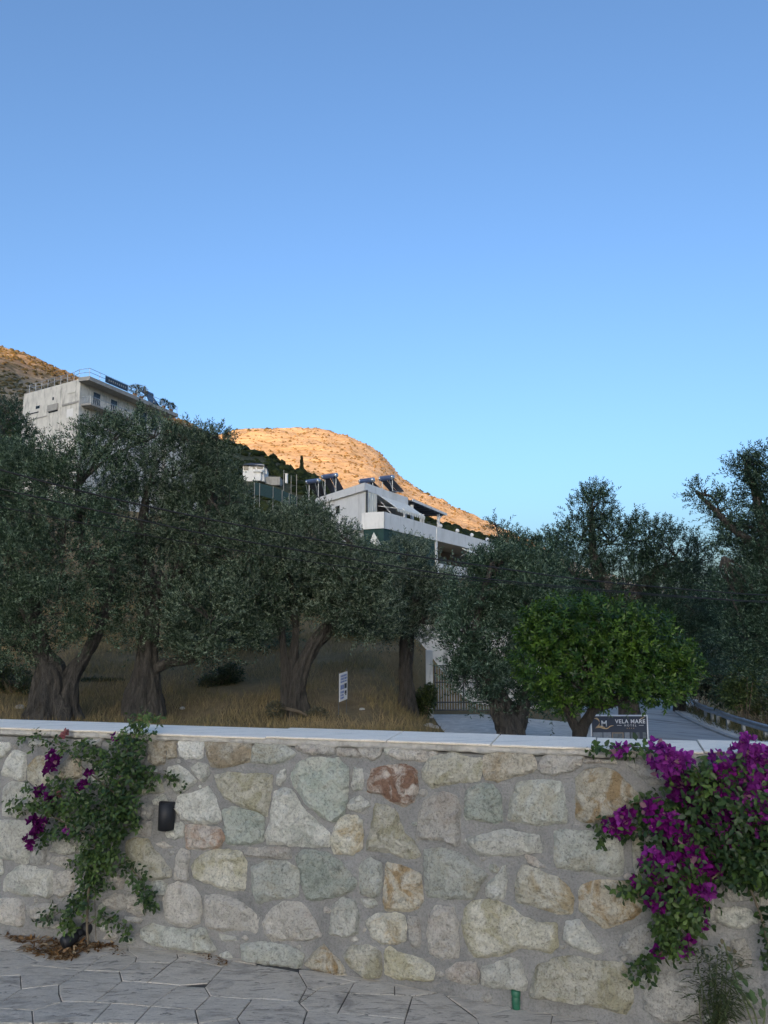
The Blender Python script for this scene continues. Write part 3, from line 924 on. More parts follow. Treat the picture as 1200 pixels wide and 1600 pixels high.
def blades(name, n, region, hgt, cols, label, wid=0.012):
    P = []
    while len(P) < n:
        x = RNG.uniform(region[0], region[1]); y = RNG.uniform(region[2], region[3])
        if x > 0.9: 
            if x > 1.55 or RNG.random() < 0.5: continue
        q = mnoise.noise(Vector((x * 0.5, y * 0.5, 4)))
        if q < RNG.uniform(-0.5, 0.25): continue
        P.append((x, y, rough_ground(x, y) - 0.02))
    P = np.array(P)
    D = np.array([0, 0, 1.0]) + RNG.normal(size=(n, 3)) * np.array([0.45, 0.45, 0.1])
    N = rand_unit(n)
    L = RNG.uniform(0.4, 1.2, n) * hgt
    V = leaf_arrays(P, D, N, L, np.full(n, wid) * RNG.uniform(.7, 1.4, n), T_OLIVE)
    t = RNG.random((n, 1))
    nn = np.array([mnoise.noise(Vector((p[0] * .3, p[1] * .3, 8))) for p in P])[:, None]
    t = np.clip(t * 0.7 + nn * 0.5 + 0.15, 0, 1)
    col = np.array(cols[0]) * (1 - t) + np.array(cols[1]) * t
    return tag(cloud_mesh(name, V, col, T_OLIVE, M_GRASS), label, 'grass', kind='stuff')
blades('dry_grass', 90000, (-17, 1.7, 15, 48), 0.34, ((0.13, 0.12, 0.05), (0.46, 0.335, 0.175)), 'dry yellow brown grass on the olive bank')
def blades_road():
    n = 5000
    P = []
    while len(P) < n:
        y = RNG.uniform(22, 48)
        xr = np.interp(y, [22, 27, 36, 45, 52], [12.6, 12.75, 14.2, 16.6, 19])
        x = xr + 0.5 + abs(RNG.normal(0, 1.4))
        P.append((x, y, h_ground(x, y)))
    P = np.array(P)
    D = np.array([0, 0, 1.0]) + RNG.normal(size=(n, 3)) * np.array([0.6, 0.6, 0.1])
    L = RNG.uniform(0.15, 0.6, n)
    V = leaf_arrays(P, D, rand_unit(n), L, np.full(n, 0.03), T_OLIVE)
    t = RNG.random((n, 1))
    col = np.array((0.05, 0.07, 0.03)) * (1 - t) + np.array((0.20, 0.17, 0.09)) * t
    tag(cloud_mesh('verge_grass', V, col, T_OLIVE, M_GRASS), 'rough grass and weeds under the road barrier', 'grass', kind='stuff')
blades_road()

# loose stones on the bank
for i, (px_, py_, s) in enumerate([(565, 1116, .07), (498, 1112, .05), (285, 1090, .07), (670, 1126, .12), (680, 1130, .10), (30, 1100, .11)]):
    Y = 24
    p = pt(px_, py_, Y)
    mb = MB()
    vs_ = []
    bm = bmesh.new(); bmesh.ops.create_icosphere(bm, subdivisions=2, radius=s)
    for v in bm.verts:
        k = 1 + 0.35 * mnoise.noise(v.co * 6 + Vector((i, 0, 0)))
        v.co = Vector((v.co.x * 1.3 * k, v.co.y * k, v.co.z * 0.7 * k)) + Vector((p.x, p.y, rough_ground(p.x, p.y) + s * 0.3))
    me = bpy.data.meshes.new('rock'); bm.to_mesh(me); bm.free()
    o = link('rock', me, STONE['s'])
    tag(o, 'small pale rock lying on the dry bank', 'rock', 'loose rocks on the bank')

# hill scrub
def scrub(name, label, grid, n, size, c0, c1, rows=(0.1, 1.0), cond=None):
    nx_, ny_, _ = grid.shape
    m = ny_ - 4
    P = []
    while len(P) < n:
        i = RNG.integers(0, nx_ - 1); j = int(RNG.uniform(rows[0], rows[1]) * m)
        f, g = RNG.random(2)
        p = grid[i, j] * (1 - f) * (1 - g) + grid[i + 1, j] * f * (1 - g) + grid[i, j + 1] * (1 - f) * g + grid[i + 1, j + 1] * f * g
        if cond and not cond(p): continue
        P.append(p)
    P = np.array(P)
    tv = np.array([[1, 0, 0], [0.3, 0.95, 0], [-0.8, 0.6, 0], [-0.8, -0.6, 0], [0.3, -0.95, 0], [0.05, 0, 1.0], [0, 0, -0.5],
                   [0.5, 0.5, 0.6], [-0.6, 0.1, 0.65], [0.4, -0.55, 0.6]])
    fl = [(0, 1, 7), (1, 2, 8, 7), (2, 3, 8), (3, 4, 9, 8), (4, 0, 9), (0, 7, 9), (7, 8, 5), (8, 9, 5), (9, 7, 5), (1, 0, 6), (2, 1, 6), (3, 2, 6), (4, 3, 6), (0, 4, 6)]
    s = RNG.uniform(0.5, 1.5, n) * size
    a = RNG.uniform(0, 6.3, n)
    X = tv[None, :, 0] * np.cos(a)[:, None] - tv[None, :, 1] * np.sin(a)[:, None]
    Yv = tv[None, :, 0] * np.sin(a)[:, None] + tv[None, :, 1] * np.cos(a)[:, None]
    V = np.stack([X, Yv, np.broadcast_to(tv[None, :, 2], X.shape) * 0.8], -1) * (1 + RNG.normal(size=(n, 10, 3)) * 0.22)
    V = P[:, None, :] + V * s[:, None, None]
    t = RNG.random((n, 1))
    col = np.array(c0) * (1 - t) + np.array(c1) * t
    tag(cloud_mesh(name, V, col, (tv, fl), M_GRASS), label, 'scrub', kind='stuff')
def in_view(p): return abs(p[0] / p[1]) < 0.62
scrub('far_scrub', 'low tufts of scrub all over the sunlit far hill', GFAR, 9000, 1.0, (0.30, 0.22, 0.12), (0.14, 0.12, 0.06), cond=in_view)
scrub('ridge_scrub', 'dark bushes dotted along the far hill crest', GFAR, 160, 2.2, (0.05, 0.06, 0.03), (0.10, 0.09, 0.05), (0.93, 0.995), in_view)
scrub('left_scrub', 'dark scrub on the hill above the concrete house', GLEFT, 5200, 0.85, (0.08, 0.08, 0.04), (0.20, 0.16, 0.09), (0.3, 1.0), in_view)
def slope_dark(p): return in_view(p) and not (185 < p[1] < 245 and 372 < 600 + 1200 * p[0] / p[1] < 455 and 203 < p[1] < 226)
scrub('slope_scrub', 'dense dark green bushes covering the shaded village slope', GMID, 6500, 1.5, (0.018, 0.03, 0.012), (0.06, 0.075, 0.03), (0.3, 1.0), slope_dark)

# cypress on the slope
def cypress():
    Y = 262
    b = pt(471, 742, Y)
    root = empty('cypress_tree', (b.x, b.y, b.z - 1.5), 'slender dark cypress against the sunlit hill', 'tree')
    MB().tube([(b.x, b.y, b.z - 2.5), (b.x, b.y, b.z + 3)], [0.25, 0.1], 7).build('trunk', M_BARK, root)
    n = 1500
    z = RNG.random(n)
    r = (1 - z) ** 0.6 * 0.75 + 0.1
    a = RNG.uniform(0, 6.3, n)
    P = np.stack([b.x + np.cos(a) * r * RNG.uniform(.4, 1, n), b.y + np.sin(a) * r, b.z - 1.5 + z * 7.6], -1)
    D = np.array([0, 0, 1.0]) + rand_unit(n) * 0.4
    V = leaf_arrays(P, D, rand_unit(n), np.full(n, 0.9), np.full(n, 0.35), T_OLIVE)
    cloud_mesh('crown', V, RNG.uniform(.6, 1.3, (n, 1)) * np.array([[0.03, 0.04, 0.02]]), T_OLIVE, M_LEAF, root, 'stuff')
cypress()

# ------------------------------------------------------------------ white house
class Frame:
    def __init__(s, C, ang):
        s.C = Vector((C[0], C[1], 0)); a = math.radians(ang)
        s.d = Vector((math.sin(a), math.cos(a), 0)); s.n = Vector((math.cos(a), -math.sin(a), 0))
    def p(s, a, o, z=0.0):
        q = s.C + s.d * a + s.n * o
        return Vector((q.x, q.y, z))
    def box(s, a0, a1, o0, o1, z0, z1, mb=None):
        mb = mb or MB()
        return mb.prism([s.p(a0, o0), s.p(a0, o1), s.p(a1, o1), s.p(a1, o0)], z0, z1)

def white_house():
    C = pt(570, 754, 60)
    ZR = C.z                                  # roof edge
    Fm = Frame((C.x, C.y), 25)
    dB = Vector((-math.sin(math.radians(29)), math.cos(math.radians(29)), 0))
    g = h_ground(C.x, C.y)
    root = empty('white_house', (C.x, C.y, g), 'white flat roofed house with awnings and long balcony above the olives', 'house')
    c2 = Vector((C.x, C.y, 0))
    A1 = c2 + Fm.d * 8.7
    B1 = c2 + dB * 9.6
    rf = MB().prism([c2, A1, A1 + dB * 8.6, B1], ZR - 0.62, ZR).build('roof_slab', M_WHITE, root)
    mb = MB()
    mb.prism([c2 + dB * .5 + Fm.d * .02, c2 + dB * .5 + Fm.d * 8.5, c2 + dB * 8 + Fm.d * 8.5, c2 + dB * 8 + Fm.d * .5], ZR, ZR + 0.012)
    mb.build('roof_deck', M_CONC, root)
    # upper storey
    ZF = ZR - 3.55                            # balcony floor
    i = 0.22
    p0 = c2 + dB * i + Fm.d * (i * 1.1)
    mb = MB()
    mb.prism([p0, p0 + Fm.d * .25, p0 + Fm.d * .25 + dB * 9.0, p0 + dB * 9.0], ZF, ZR - 0.62)
    mb.build('wall', M_WHITE, root)
    Fm.box(2.7, 8.6, -2.3, -2.05, ZF, ZR - 0.62).build('loggia_wall', M_BROWN, root)
    Fm.box(8.35, 8.6, -2.05, -0.1, ZF, ZR - 0.62).build('side_wall', M_WHITE, root)
    nB = Vector((-dB.y, dB.x, 0))             # out of the left wall
    def on_left(t, z, off=0.0):
        q = p0 + dB * t + nB * off
        return Vector((q.x, q.y, z))
    w = MB().hexa([on_left(4.6, ZR - 1.85, .02), on_left(5.3, ZR - 1.85, .02), on_left(5.3, ZR - 1.85, -.05), on_left(4.6, ZR - 1.85, -.05)],
                  [on_left(4.6, ZR - 1.2, .02), on_left(5.3, ZR - 1.2, .02), on_left(5.3, ZR - 1.2, -.05), on_left(4.6, ZR - 1.2, -.05)]).build('window', M_DARK, root)
    MB().tube([Fm.p(0.12, 0.12, ZF), Fm.p(0.12, 0.12, ZR - 0.6)], [0.09, 0.09], 8).build('drain_pipe', M_IRON, root, True)
    # ribbed side curtain
    for k in range(9):
        a = 0.3 + k * 0.235
        Fm.box(a, a + 0.2, -0.12 + (k % 2) * .03, -0.06 + (k % 2) * .03, ZF + 0.6, ZR - 0.62).build('curtain_fold', M_AWN, root)
    # openings in the loggia wall
    for a0, a1, z0, z1 in ((2.9, 3.9, 0.9, 2.2), (5.6, 7.4, 0.1, 2.2)):
        Fm.box(a0, a1, -2.08, -2.03, ZF + z0, ZF + z1).build('window', M_DARK, root)
    Fm.box(4.3, 5.2, -2.06, -2.0, ZF, ZF + 2.2).build('shutter', M_AWN, root)
    for a in (4.0, 7.6, 8.2):
        Fm.box(a, a + .14, 1.55, 1.69, ZF, ZF + 1.9).build('post', M_WHITE, root)
    # awning with scalloped valance
    def awning(a0, a1, o0, z0, o1, z1, n=12):
        mb = MB()
        t = 0.03
        mb.hexa([Fm.p(a0, o0, z0), Fm.p(a1, o0, z0), Fm.p(a1, o1, z1), Fm.p(a0, o1, z1)],
                [Fm.p(a0, o0, z0 + t), Fm.p(a1, o0, z0 + t), Fm.p(a1, o1, z1 + t), Fm.p(a0, o1, z1 + t)])
        aw = mb.build('awning', M_AWN, root)
        st = (a1 - a0) / n
        mb = MB()
        for k in range(n):
            q = [Fm.p(a0 + st * k, o1, z1), Fm.p(a0 + st * (k + 1), o1, z1), Fm.p(a0 + st * (k + .85), o1, z1 - .22), Fm.p(a0 + st * (k + .5), o1, z1 - .28), Fm.p(a0 + st * (k + .15), o1, z1 - .22)]
            mb.add(q + [v + Fm.n * .012 for v in q], [(0, 1, 2, 3, 4), (9, 8, 7, 6, 5)] + [(j, 5 + j, 5 + (j + 1) % 5, (j + 1) % 5) for j in range(5)])
        mb.build('valance', M_AWN, aw)
        for a in (a0 + .05, a1 - .05):
            MB().bar(Fm.p(a, o0, z0 - 0.9), Fm.p(a, o1, z1), .04).build('arm', M_WHITE, aw)
    awning(2.45, 8.5, 0.02, ZR - 0.66, 1.7, ZR - 1.85)
    MB().bar(Fm.p(2.6, 0.2, ZR - 1.2), Fm.p(2.9, 1.2, ZF + 1.1), .05).build('awning_rod', M_WHITE, root)
    # balcony
    ZB = ZR - 2.52
    MB().prism([Fm.p(-.7, .2), Fm.p(-.7, 2.0), Fm.p(31, 2.0), Fm.p(31, -2.3), Fm.p(2.7, -2.3)], ZF - .22, ZF).build('balcony_slab', M_WHITE, root)
    Fm.box(-0.7, 10.4, 1.84, 2.02, ZF - .25, ZB).build('parapet', M_WHITE, root)
    Fm.box(10.4, 31, 1.86, 2.06, ZF - .25, ZB - .04).build('parapet', M_WHITE, root)
    Fm.box(-0.74, -0.56, 0.1, 2.02, ZF - .26, ZB - .003).build('parapet', M_WHITE, root)
    for a in (11.6, 16.2, 20.6, 25.8):
        c = Fm.p(a, 1.95, ZB + .18)
        bm = bmesh.new(); bmesh.ops.create_uvsphere(bm, u_segments=12, v_segments=8, radius=.2)
        for v in bm.verts: v.co += c
        me = bpy.data.meshes.new('globe_lamp'); bm.to_mesh(me); bm.free()
        gl = link('globe_lamp', me, M_WHITE, root)
        MB().tube([Fm.p(a, 1.95, ZB - .05), Fm.p(a, 1.95, ZB + .04)], [.08, .08], 8).build('base', M_IRON, gl)
    # pergola
    mb = MB().hexa([Fm.p(8.75, -5.5, ZR - .1), Fm.p(8.75, .35, ZR - .35), Fm.p(17.4, .35, ZR - .62), Fm.p(17.4, -5.5, ZR - .4)],
                   [Fm.p(8.75, -5.5, ZR + .02), Fm.p(8.75, .35, ZR - .23), Fm.p(17.4, .35, ZR - .5), Fm.p(17.4, -5.5, ZR - .28)])
    pg = mb.build('pergola_roof', M_PERG, root)
    MB().bar(Fm.p(8.75, .40, ZR - .24), Fm.p(17.5, .40, ZR - .51), .08, .22).build('fascia', M_WHITE, pg)
    for k in range(7):
        a = 9.3 + k * 1.25
        MB().bar(Fm.p(a, -5.2, ZR - .25 - .03 * k), Fm.p(a, .3, ZR - .46 - .035 * k), .09, .14).build('rafter', M_PERG, pg)
    for a in (9.2, 15.8):
        Fm.box(a, a + .22, 0.0, .22, ZF, ZR - .6).build('post', M_WHITE, root)
    MB().bar(Fm.p(15.9, .1, ZR - 1.2), Fm.p(17.0, .1, ZR - .6), .12).build('brace', M_WHITE, root)
    # lower storeys
    Z2 = ZF - 3.1
    Fm.box(2.2, 31, -2.0, -1.75, Z2, ZF - .22).build('loggia_wall', M_BROWN, root)
    for a0, a1, z0, z1 in ((12.2, 13.6, .3, 2.0), (15.2, 17.0, .9, 2.0), (21, 23, .9, 2.0)):
        Fm.box(a0, a1, -1.78, -1.72, Z2 + z0 + .3, Z2 + z1 + .3).build('window', M_DARK, root)
    Fm.box(10.3, 10.75, 1.75, 2.0, Z2, ZF - .22).build('post', M_WHITE, root)
    Fm.box(19.6, 19.9, 1.75, 2.0, Z2, ZF - .22).build('post', M_AWN, root)
    Fm.box(0.0, 10.2, 1.9, 1.93, Z2 - .2, ZF - .26).build('green_netting', M_NET, root)
    MB().prism([Fm.p(-.66, 1.95), Fm.p(.0, 1.95), Fm.p(-.0, 1.9), Fm.p(-.6, .2)], Z2, ZF - .26).build('green_netting', M_NET, root)
    awning(17.6, 29.5, 1.7, ZF - .3, 2.6, ZF - .75, 20)
    Fm.box(10.8, 31, 1.8, 2.0, Z2 - .2, Z2 + .85).build('parapet', M_WHITE, root)
    MB().prism([Fm.p(-.7, .2), Fm.p(-.7, 1.8), Fm.p(31, 1.8), Fm.p(31, -2.0), Fm.p(2.7, -2.0)], Z2 - .25, Z2).build('balcony_slab', M_WHITE, root)
    MB().prism([Fm.p(.5, 1.2), Fm.p(31, 1.2), Fm.p(31, -9), Fm.p(6, -9)], -6, Z2 - .25).build('lower_wall', M_WHITE, root)
    for k in range(5):
        a = 5 + k * 5
        Fm.box(a, a + 1.6, 1.15, 1.25, Z2 - 2.3, Z2 - .9).build('window', M_DARK, root)
    MB().prism([p0 + Fm.d * .3, p0 + Fm.d * 8.2, p0 + Fm.d * 8.2 + dB * 7, p0 + dB * 9], -5, ZF).build('wall', M_WHITE, root)
    # cloth hanging at the corner below the balcony
    q = [pt(578, 846, 58.6), pt(584, 832, 58.6), pt(595, 851, 58.0), pt(589, 853, 58.0)]
    MB().hexa(q, [v + Vector((0, .05, .03)) for v in q]).build('awning', M_AWN, root)

    # solar water heaters on the roof
    def heater(px_, py_, Y, yaw, label, tall=0.0, tl=1.7):
        t = pt(px_, py_, Y)
        z0 = ZR + .012
        a = math.radians(yaw)
        ax = Vector((math.cos(a), math.sin(a), 0)); fr = Vector((math.sin(a), -math.cos(a), 0))
        h = empty('solar_heater', (t.x, t.y, z0), label, 'solar heater', 'solar water heaters on the white house roof')
        mb = MB()
        n = 16
        P = [-tl / 2, -tl / 2 + .06, tl / 2 - .06, tl / 2]
        mb.tube([t + ax * p_ for p_ in P], [.16, .21, .21, .16], n)
        tk = mb.build('tank', M_TANK, h, True)
        for s_ in (-1, 1):
            MB().tube([t + ax * (s_ * (tl / 2 - .14)), t + ax * (s_ * (tl / 2 + .02))], [.225, .2], n).build('end_cap', M_STEEL, tk, True)
        top = t - Vector((0, 0, .24)) + fr * 0.12
        lowz = z0 + .12
        bl = top + fr * 1.5; bl.z = lowz
        for s_ in (-.5, .5):
            x0 = ax * (s_ * tl / 2)
            w2 = ax * (tl * .22)
            up_ = Vector((0, 0, .06))
            MB().hexa([bl + x0 - w2, bl + x0 + w2, top + x0 + w2, top + x0 - w2],
                      [bl + x0 - w2 + up_, bl + x0 + w2 + up_, top + x0 + w2 + up_, top + x0 - w2 + up_]).build('panel', M_PANEL, h)
        mb = MB()
        for s_ in (-1, 1):
            e = ax * (s_ * tl * .38)
            mb.bar(top + e, Vector((top.x, top.y, z0)) + e, .07)
            mb.bar(bl + e, Vector((bl.x, bl.y, z0)) + e, .05)
            mb.bar(Vector((top.x, top.y, z0 + .03)) + e, Vector((bl.x, bl.y, z0 + .03)) + e, .04)
            mb.bar(Vector((top.x, top.y, z0 + .1)) + e, t - Vector((0, 0, .3)) + e - fr * .3, .04)
        mb.build('frame', M_GALV, h)
    heater(604, 747, 64.5, 143, 'solar water heater at the right end of the white house roof', tl=1.4)
    heater(573, 751, 65.5, 143, 'low solar water heater, second from the right on the roof', tl=1.5)
    heater(515, 744, 68, 143, 'tall framed solar water heater, second from the left on the roof', tl=1.7)
    heater(489, 752, 69, 143, 'solar water heater at the left end of the white house roof', tl=1.5)
white_house()

# ------------------------------------------------------------------ old concrete house, upper left
def old_house():
    C = pt(126, 596, 95)
    ZR = C.z
    Fm = Frame((C.x, C.y), 18.7)
    pl = pt(37, 620, 102)
    dB = Vector((pl.x - C.x, pl.y - C.y, 0)); LB = dB.length; dB.normalize()
    g = h_ground(C.x, C.y)
    root = empty('concrete_house', (C.x, C.y, g), 'weathered grey concrete house high on the left with roof railing', 'house')
    c2 = Vector((C.x, C.y, 0))
    MB().prism([c2, c2 + Fm.d * 18, c2 + Fm.d * 18 + dB * LB, c2 + dB * LB], g - 6, ZR).build('wall', M_WHITE2, root)
    sl = MB().prism([Fm.p(-.4, 1.7), Fm.p(19.2, 1.7), Fm.p(19.2, -.02), Fm.p(-.4, -.02)], ZR - .1, ZR + .42).build('roof_slab', M_CONC, root)
    MB().prism([c2 - Fm.n * .03, c2 + Fm.d * 18 - Fm.n * .03, c2 + Fm.d * 18 + dB * LB, c2 + dB * (LB - .02)], ZR, ZR + .35).build('parapet', M_WHITE2, root)
    nB = Vector((-dB.y, dB.x, 0))
    if nB.y > 0: nB = -nB
    def lw(t0, t1, z0, z1, off, name, mat):
        q = []
        for z in (z0, z1):
            q.append([c2 + dB * t0 + nB * off + Vector((0, 0, z)), c2 + dB * t1 + nB * off + Vector((0, 0, z)),
                      c2 + dB * t1 - nB * .05 + Vector((0, 0, z)), c2 + dB * t0 - nB * .05 + Vector((0, 0, z))])
        return MB().hexa(q[0], q[1]).build(name, mat, root)
    # cracks, ledges, small openings and the frame of the left wall
    lw(5.6, 5.9, ZR - 1.55, ZR - 1.15, .02, 'vent_opening', M_DARK)
    lw(3.9, 4.15, ZR - 1.1, ZR - .75, .02, 'vent_opening', M_DARK)
    lw(4.0, 4.3, ZR - 3.7, ZR - 3.35, .02, 'vent_opening', M_DARK)
    lw(8.7, 9.6, ZR - 2.2, ZR - 1.8, .02, 'vent_opening', M_DARK)
    lw(4.4, 6.6, ZR - 3.05, ZR - 2.2, .25, 'balcony_box', M_CONC)
    lw(4.5, 6.5, ZR - 3.2, ZR - 3.06, .08, 'vent_opening', M_DARK)
    lw(0.1, 3.6, ZR - 2.75, ZR - 2.5, .1, 'ledge', M_CONC)
    lw(6.9, 11.2, ZR - 3.6, ZR - 3.45, .06, 'ledge', M_CONC)
    lw(1.0, 2.6, ZR - 1.25, ZR - 1.15, .06, 'ledge', M_WHITE2)
    lw(8.9, 11.2, ZR - 2.75, ZR - 2.62, .06, 'ledge', M_DARK)
    lw(3.9, 4.6, ZR - 6, ZR - .1, .04, 'column', M_WHITE2)
    lw(0.02, .7, ZR - 6, ZR - .1, .05, 'column', M_WHITE2)
    lw(1.2, 2.6, ZR - 4.4, ZR - 3.3, .03, 'shutter', M_WHITE)
    # balcony on the right face
    bs = Fm.box(.3, 9.0, 0.02, 1.5, ZR - 3.1, ZR - 2.85).build('balcony_slab', M_CONC, root)
    mb = MB()
    for k in range(23):
        a = .4 + k * .38
        mb.bar(Fm.p(a, 1.4, ZR - 2.85), Fm.p(a, 1.4, ZR - 1.95), .035)
    mb.bar(Fm.p(.35, 1.4, ZR - 1.93), Fm.p(8.9, 1.4, ZR - 1.93), .06)
    for k in range(4): mb.bar(Fm.p(.35, .1 + k * .42, ZR - 2.85), Fm.p(.35, .1 + k * .42, ZR - 1.95), .035)
    mb.bar(Fm.p(.35, .05, ZR - 1.93), Fm.p(.35, 1.4, ZR - 1.93), .06)
    mb.build('balcony_railing', M_GALV, root)
    for a0 in (2.5, 6.0, 12.5, 15):
        Fm.box(a0, a0 + 1.3, -.05, .03, ZR - 2.8, ZR - .7).build('door', M_DARK, root)
    MB().prism([Fm.p(18.05, .6), Fm.p(27, .6), Fm.p(27, -6), Fm.p(18.05, -6)], g - 4, ZR - 2.6).build('annex_wall', M_WHITE2, root)
    MB().prism([Fm.p(18.0, 1.2), Fm.p(27.5, 1.2), Fm.p(27.5, -6.3), Fm.p(18.0, -6.3)], ZR - 2.6, ZR - 2.25).build('annex_roof', M_TILE, root)
    # roof railing
    mb = MB()
    z0 = ZR + .42
    for k in range(11):
        mb.bar(Fm.p(-.3 + k * 1.93, 1.6, z0), Fm.p(-.3 + k * 1.93, 1.6, z0 + 1.05), .05)
    for h in (.55, 1.05): mb.bar(Fm.p(-.3, 1.6, z0 + h), Fm.p(19.0, 1.6, z0 + h), .045)
    lp = [Fm.p(-.3, 1.6), Fm.p(-.3, -.0)] + [c2 + dB * (t * 1.42) for t in range(1, 9)]
    for q in lp[1:]: mb.bar((q.x, q.y, ZR + .3), (q.x, q.y, z0 + 1.05), .05)
    for h in (.55, 1.05):
        for a_, b_ in zip(lp[:-1], lp[1:]): mb.bar((a_.x, a_.y, z0 + h), (b_.x, b_.y, z0 + h), .045)
    mb.build('roof_railing', M_GALV, root)
    bn = Fm.box(2.6, 7.2, 1.66, 1.70, z0 + .1, z0 + .95).build('banner', M_NAVY, root)
    for k in range(9):
        a = 3.2 + k * .42
        Fm.box(a, a + .22, 1.702, 1.71, z0 + .42, z0 + .66).build('banner_mark', M_CONC, bn)
    # solar heater and plants on the roof
    hp = Fm.p(14.3, .9, z0)
    h = empty('solar_heater', hp, 'dark tilted solar panel on the old house roof', 'solar heater')
    MB().hexa([Fm.p(12.6, 1.2, z0 + .1), Fm.p(15.2, 1.2, z0 + .1), Fm.p(14.6, .2, z0 + 1.7), Fm.p(13.0, .2, z0 + 1.7)],
              [Fm.p(12.6, 1.28, z0 + .16), Fm.p(15.2, 1.28, z0 + .16), Fm.p(14.6, .28, z0 + 1.76), Fm.p(13.0, .28, z0 + 1.76)]).build('panel', M_PANEL, h)
    MB().tube([Fm.p(12.8, .1, z0 + 1.85), Fm.p(14.8, .1, z0 + 1.85)], [.3, .3], 12).build('tank', M_TANK, h, True)
    mb = MB()
    for a in (13.0, 14.6):
        mb.bar(Fm.p(a, .1, z0), Fm.p(a, .1, z0 + 1.7), .06)
    mb.build('frame', M_GALV, h)
    def pot_plant(a, r, hgt, label, c):
        b = Fm.p(a, 1.1, z0)
        pr = empty('potted_plant', b, label, 'plant')
        MB().tube([b, b + Vector((0, 0, .15)), b + Vector((0, 0, .5))], [.22, .26, .32], 12).build('pot', M_TILE, pr, True)
        n = 420
        u = rand_unit(n)
        P = np.array(b) + np.array([0, 0, .5 + hgt * .5]) + u * np.array([r, r, hgt * .5]) * (RNG.uniform(.3, 1, (n, 1)) ** .5)
        L_ = RNG.uniform(.15, .35, n)
        V = leaf_arrays(P, u + np.array([0, 0, .5]) + rand_unit(n) * .5, rand_unit(n), L_, L_ * .35, T_OLIVE)
        cloud_mesh('foliage', V, np.array(c) * RNG.uniform(.6, 1.4, (n, 1)), T_OLIVE, M_LEAF, pr, 'stuff')
    pot_plant(9.6, .8, 1.3, 'round bushy plant on the old house roof beside the banner', (0.12, 0.14, 0.10))
    pot_plant(11.0, .8, 1.5, 'taller bushy plant on the old house roof next to the solar panel', (0.15, 0.15, 0.11))
    pot_plant(16.3, .6, 1.0, 'spiky plant on the old house roof right of the solar panel', (0.06, 0.08, 0.05))
    pot_plant(18.2, .5, 1.0, 'small plant at the right corner of the old house roof', (0.06, 0.08, 0.05))
old_house()

# ------------------------------------------------------------------ small far house, net fence, poles
def far_house():
    Y = 214
    def q(x, y, d=0): return pt(x, y, Y + d)
    b = q(408, 745)
    root = empty('far_house', b, 'small pale house with dark roof below the sunlit hill', 'house')
    def blk(x0, x1, y0, y1, d0, d1, name, mat, par=None):
        a, c = q(x0, y1, 0), q(x1, y0, 0)
        return MB().prism([(a.x, Y + d0), (c.x, Y + d0), (c.x, Y + d1), (a.x, Y + d1)], a.z, c.z).build(name, mat, par or root)
    blk(379, 413, 726, 752, 0, 8, 'wall', M_WHITE)
    blk(395, 409, 738, 752, -1.5, 0.0, 'terrace_wall', M_WHITE)
    blk(397, 412, 735, 739, -2, -0.02, 'balcony', M_WHITE)
    blk(413, 436, 743, 756, 2, 8, 'side_wall', M_CONC)
    blk(413.5, 416, 731, 740, 1, 2, 'chimney', M_WHITE)
    a = q(376, 727); c = q(416, 722)
    MB().add([(a.x, Y - 1, a.z), (c.x, Y - 1, a.z - .3), (c.x, Y + 9, a.z - .3), (a.x, Y + 9, a.z), ((a.x + c.x) / 2 - 1.5, Y + 4, a.z + 1.5), ((a.x + c.x) / 2 + 1.5, Y + 4, a.z + 1.4)],
             [(0, 1, 5, 4), (1, 2, 5), (2, 3, 4, 5), (3, 0, 4), (3, 2, 1, 0)]).build('roof', M_ROOF, root)
    for x0, x1, y0, y1 in ((380.5, 388.5, 727.5, 735), (395, 399, 729, 738), (401.5, 411, 729.5, 735.5)):
        blk(x0, x1, y0, y1, -.06, 0.02, 'window', M_DARK)
    sh = empty('garden_shed', q(447, 745), 'small pale shed on the slope right of the far house', 'shed')
    a = q(445.5, 749); c = q(449, 740)
    MB().prism([(a.x, Y), (c.x, Y), (c.x, Y + 1.5), (a.x, Y + 1.5)], a.z - 1, c.z).build('wall', M_WHITE, sh)
    MB().prism([(a.x - .15, Y - .15), (c.x + .15, Y - .15), (c.x + .15, Y + 1.7), (a.x - .15, Y + 1.7)], c.z, c.z + .12).build('roof', M_CONC, sh)
    for k, (x, y0, y1, lab) in enumerate(((443.5, 734, 748, 'thin pale pole beside the garden shed'), (455, 743, 762, 'left of two pale poles above the teal netting'), (463.5, 741, 760, 'right of two pale poles above the teal netting'))):
        a, c = q(x, y1, -20), q(x, y0, -20)
        tag(MB().tube([a - Vector((0, 0, 6)), c], [.09, .07], 8).build('pole', M_CONC), lab, 'pole')
    Yf = 150
    def qf(x, y): return pt(x, y, Yf)
    nf = empty('net_fence', qf(432, 775), 'teal netting fence with pale posts on the slope', 'fence')
    xs = [398, 406, 427, 441, 452, 464]
    tp = [754, 755, 761, 766, 771, 776]
    for i in range(len(xs) - 1):
        a0 = qf(xs[i], tp[i]); a1 = qf(xs[i + 1], tp[i + 1])
        MB().hexa([a0 - Vector((0, 0, 2.4)), a1 - Vector((0, 0, 2.4)), a1 - Vector((0, -.03, 2.4)), a0 - Vector((0, -.03, 2.4))],
                  [a0, a1, a1 + Vector((0, .03, 0)), a0 + Vector((0, .03, 0))]).build('net_panel', M_NET2, nf)
    for x, t in zip(xs, tp):
        a = qf(x, t)
        MB().tube([a - Vector((0, .08, 5)), a - Vector((0, .08, -.1))], [.055, .055], 7).build('post', M_CONC, nf)
far_house()

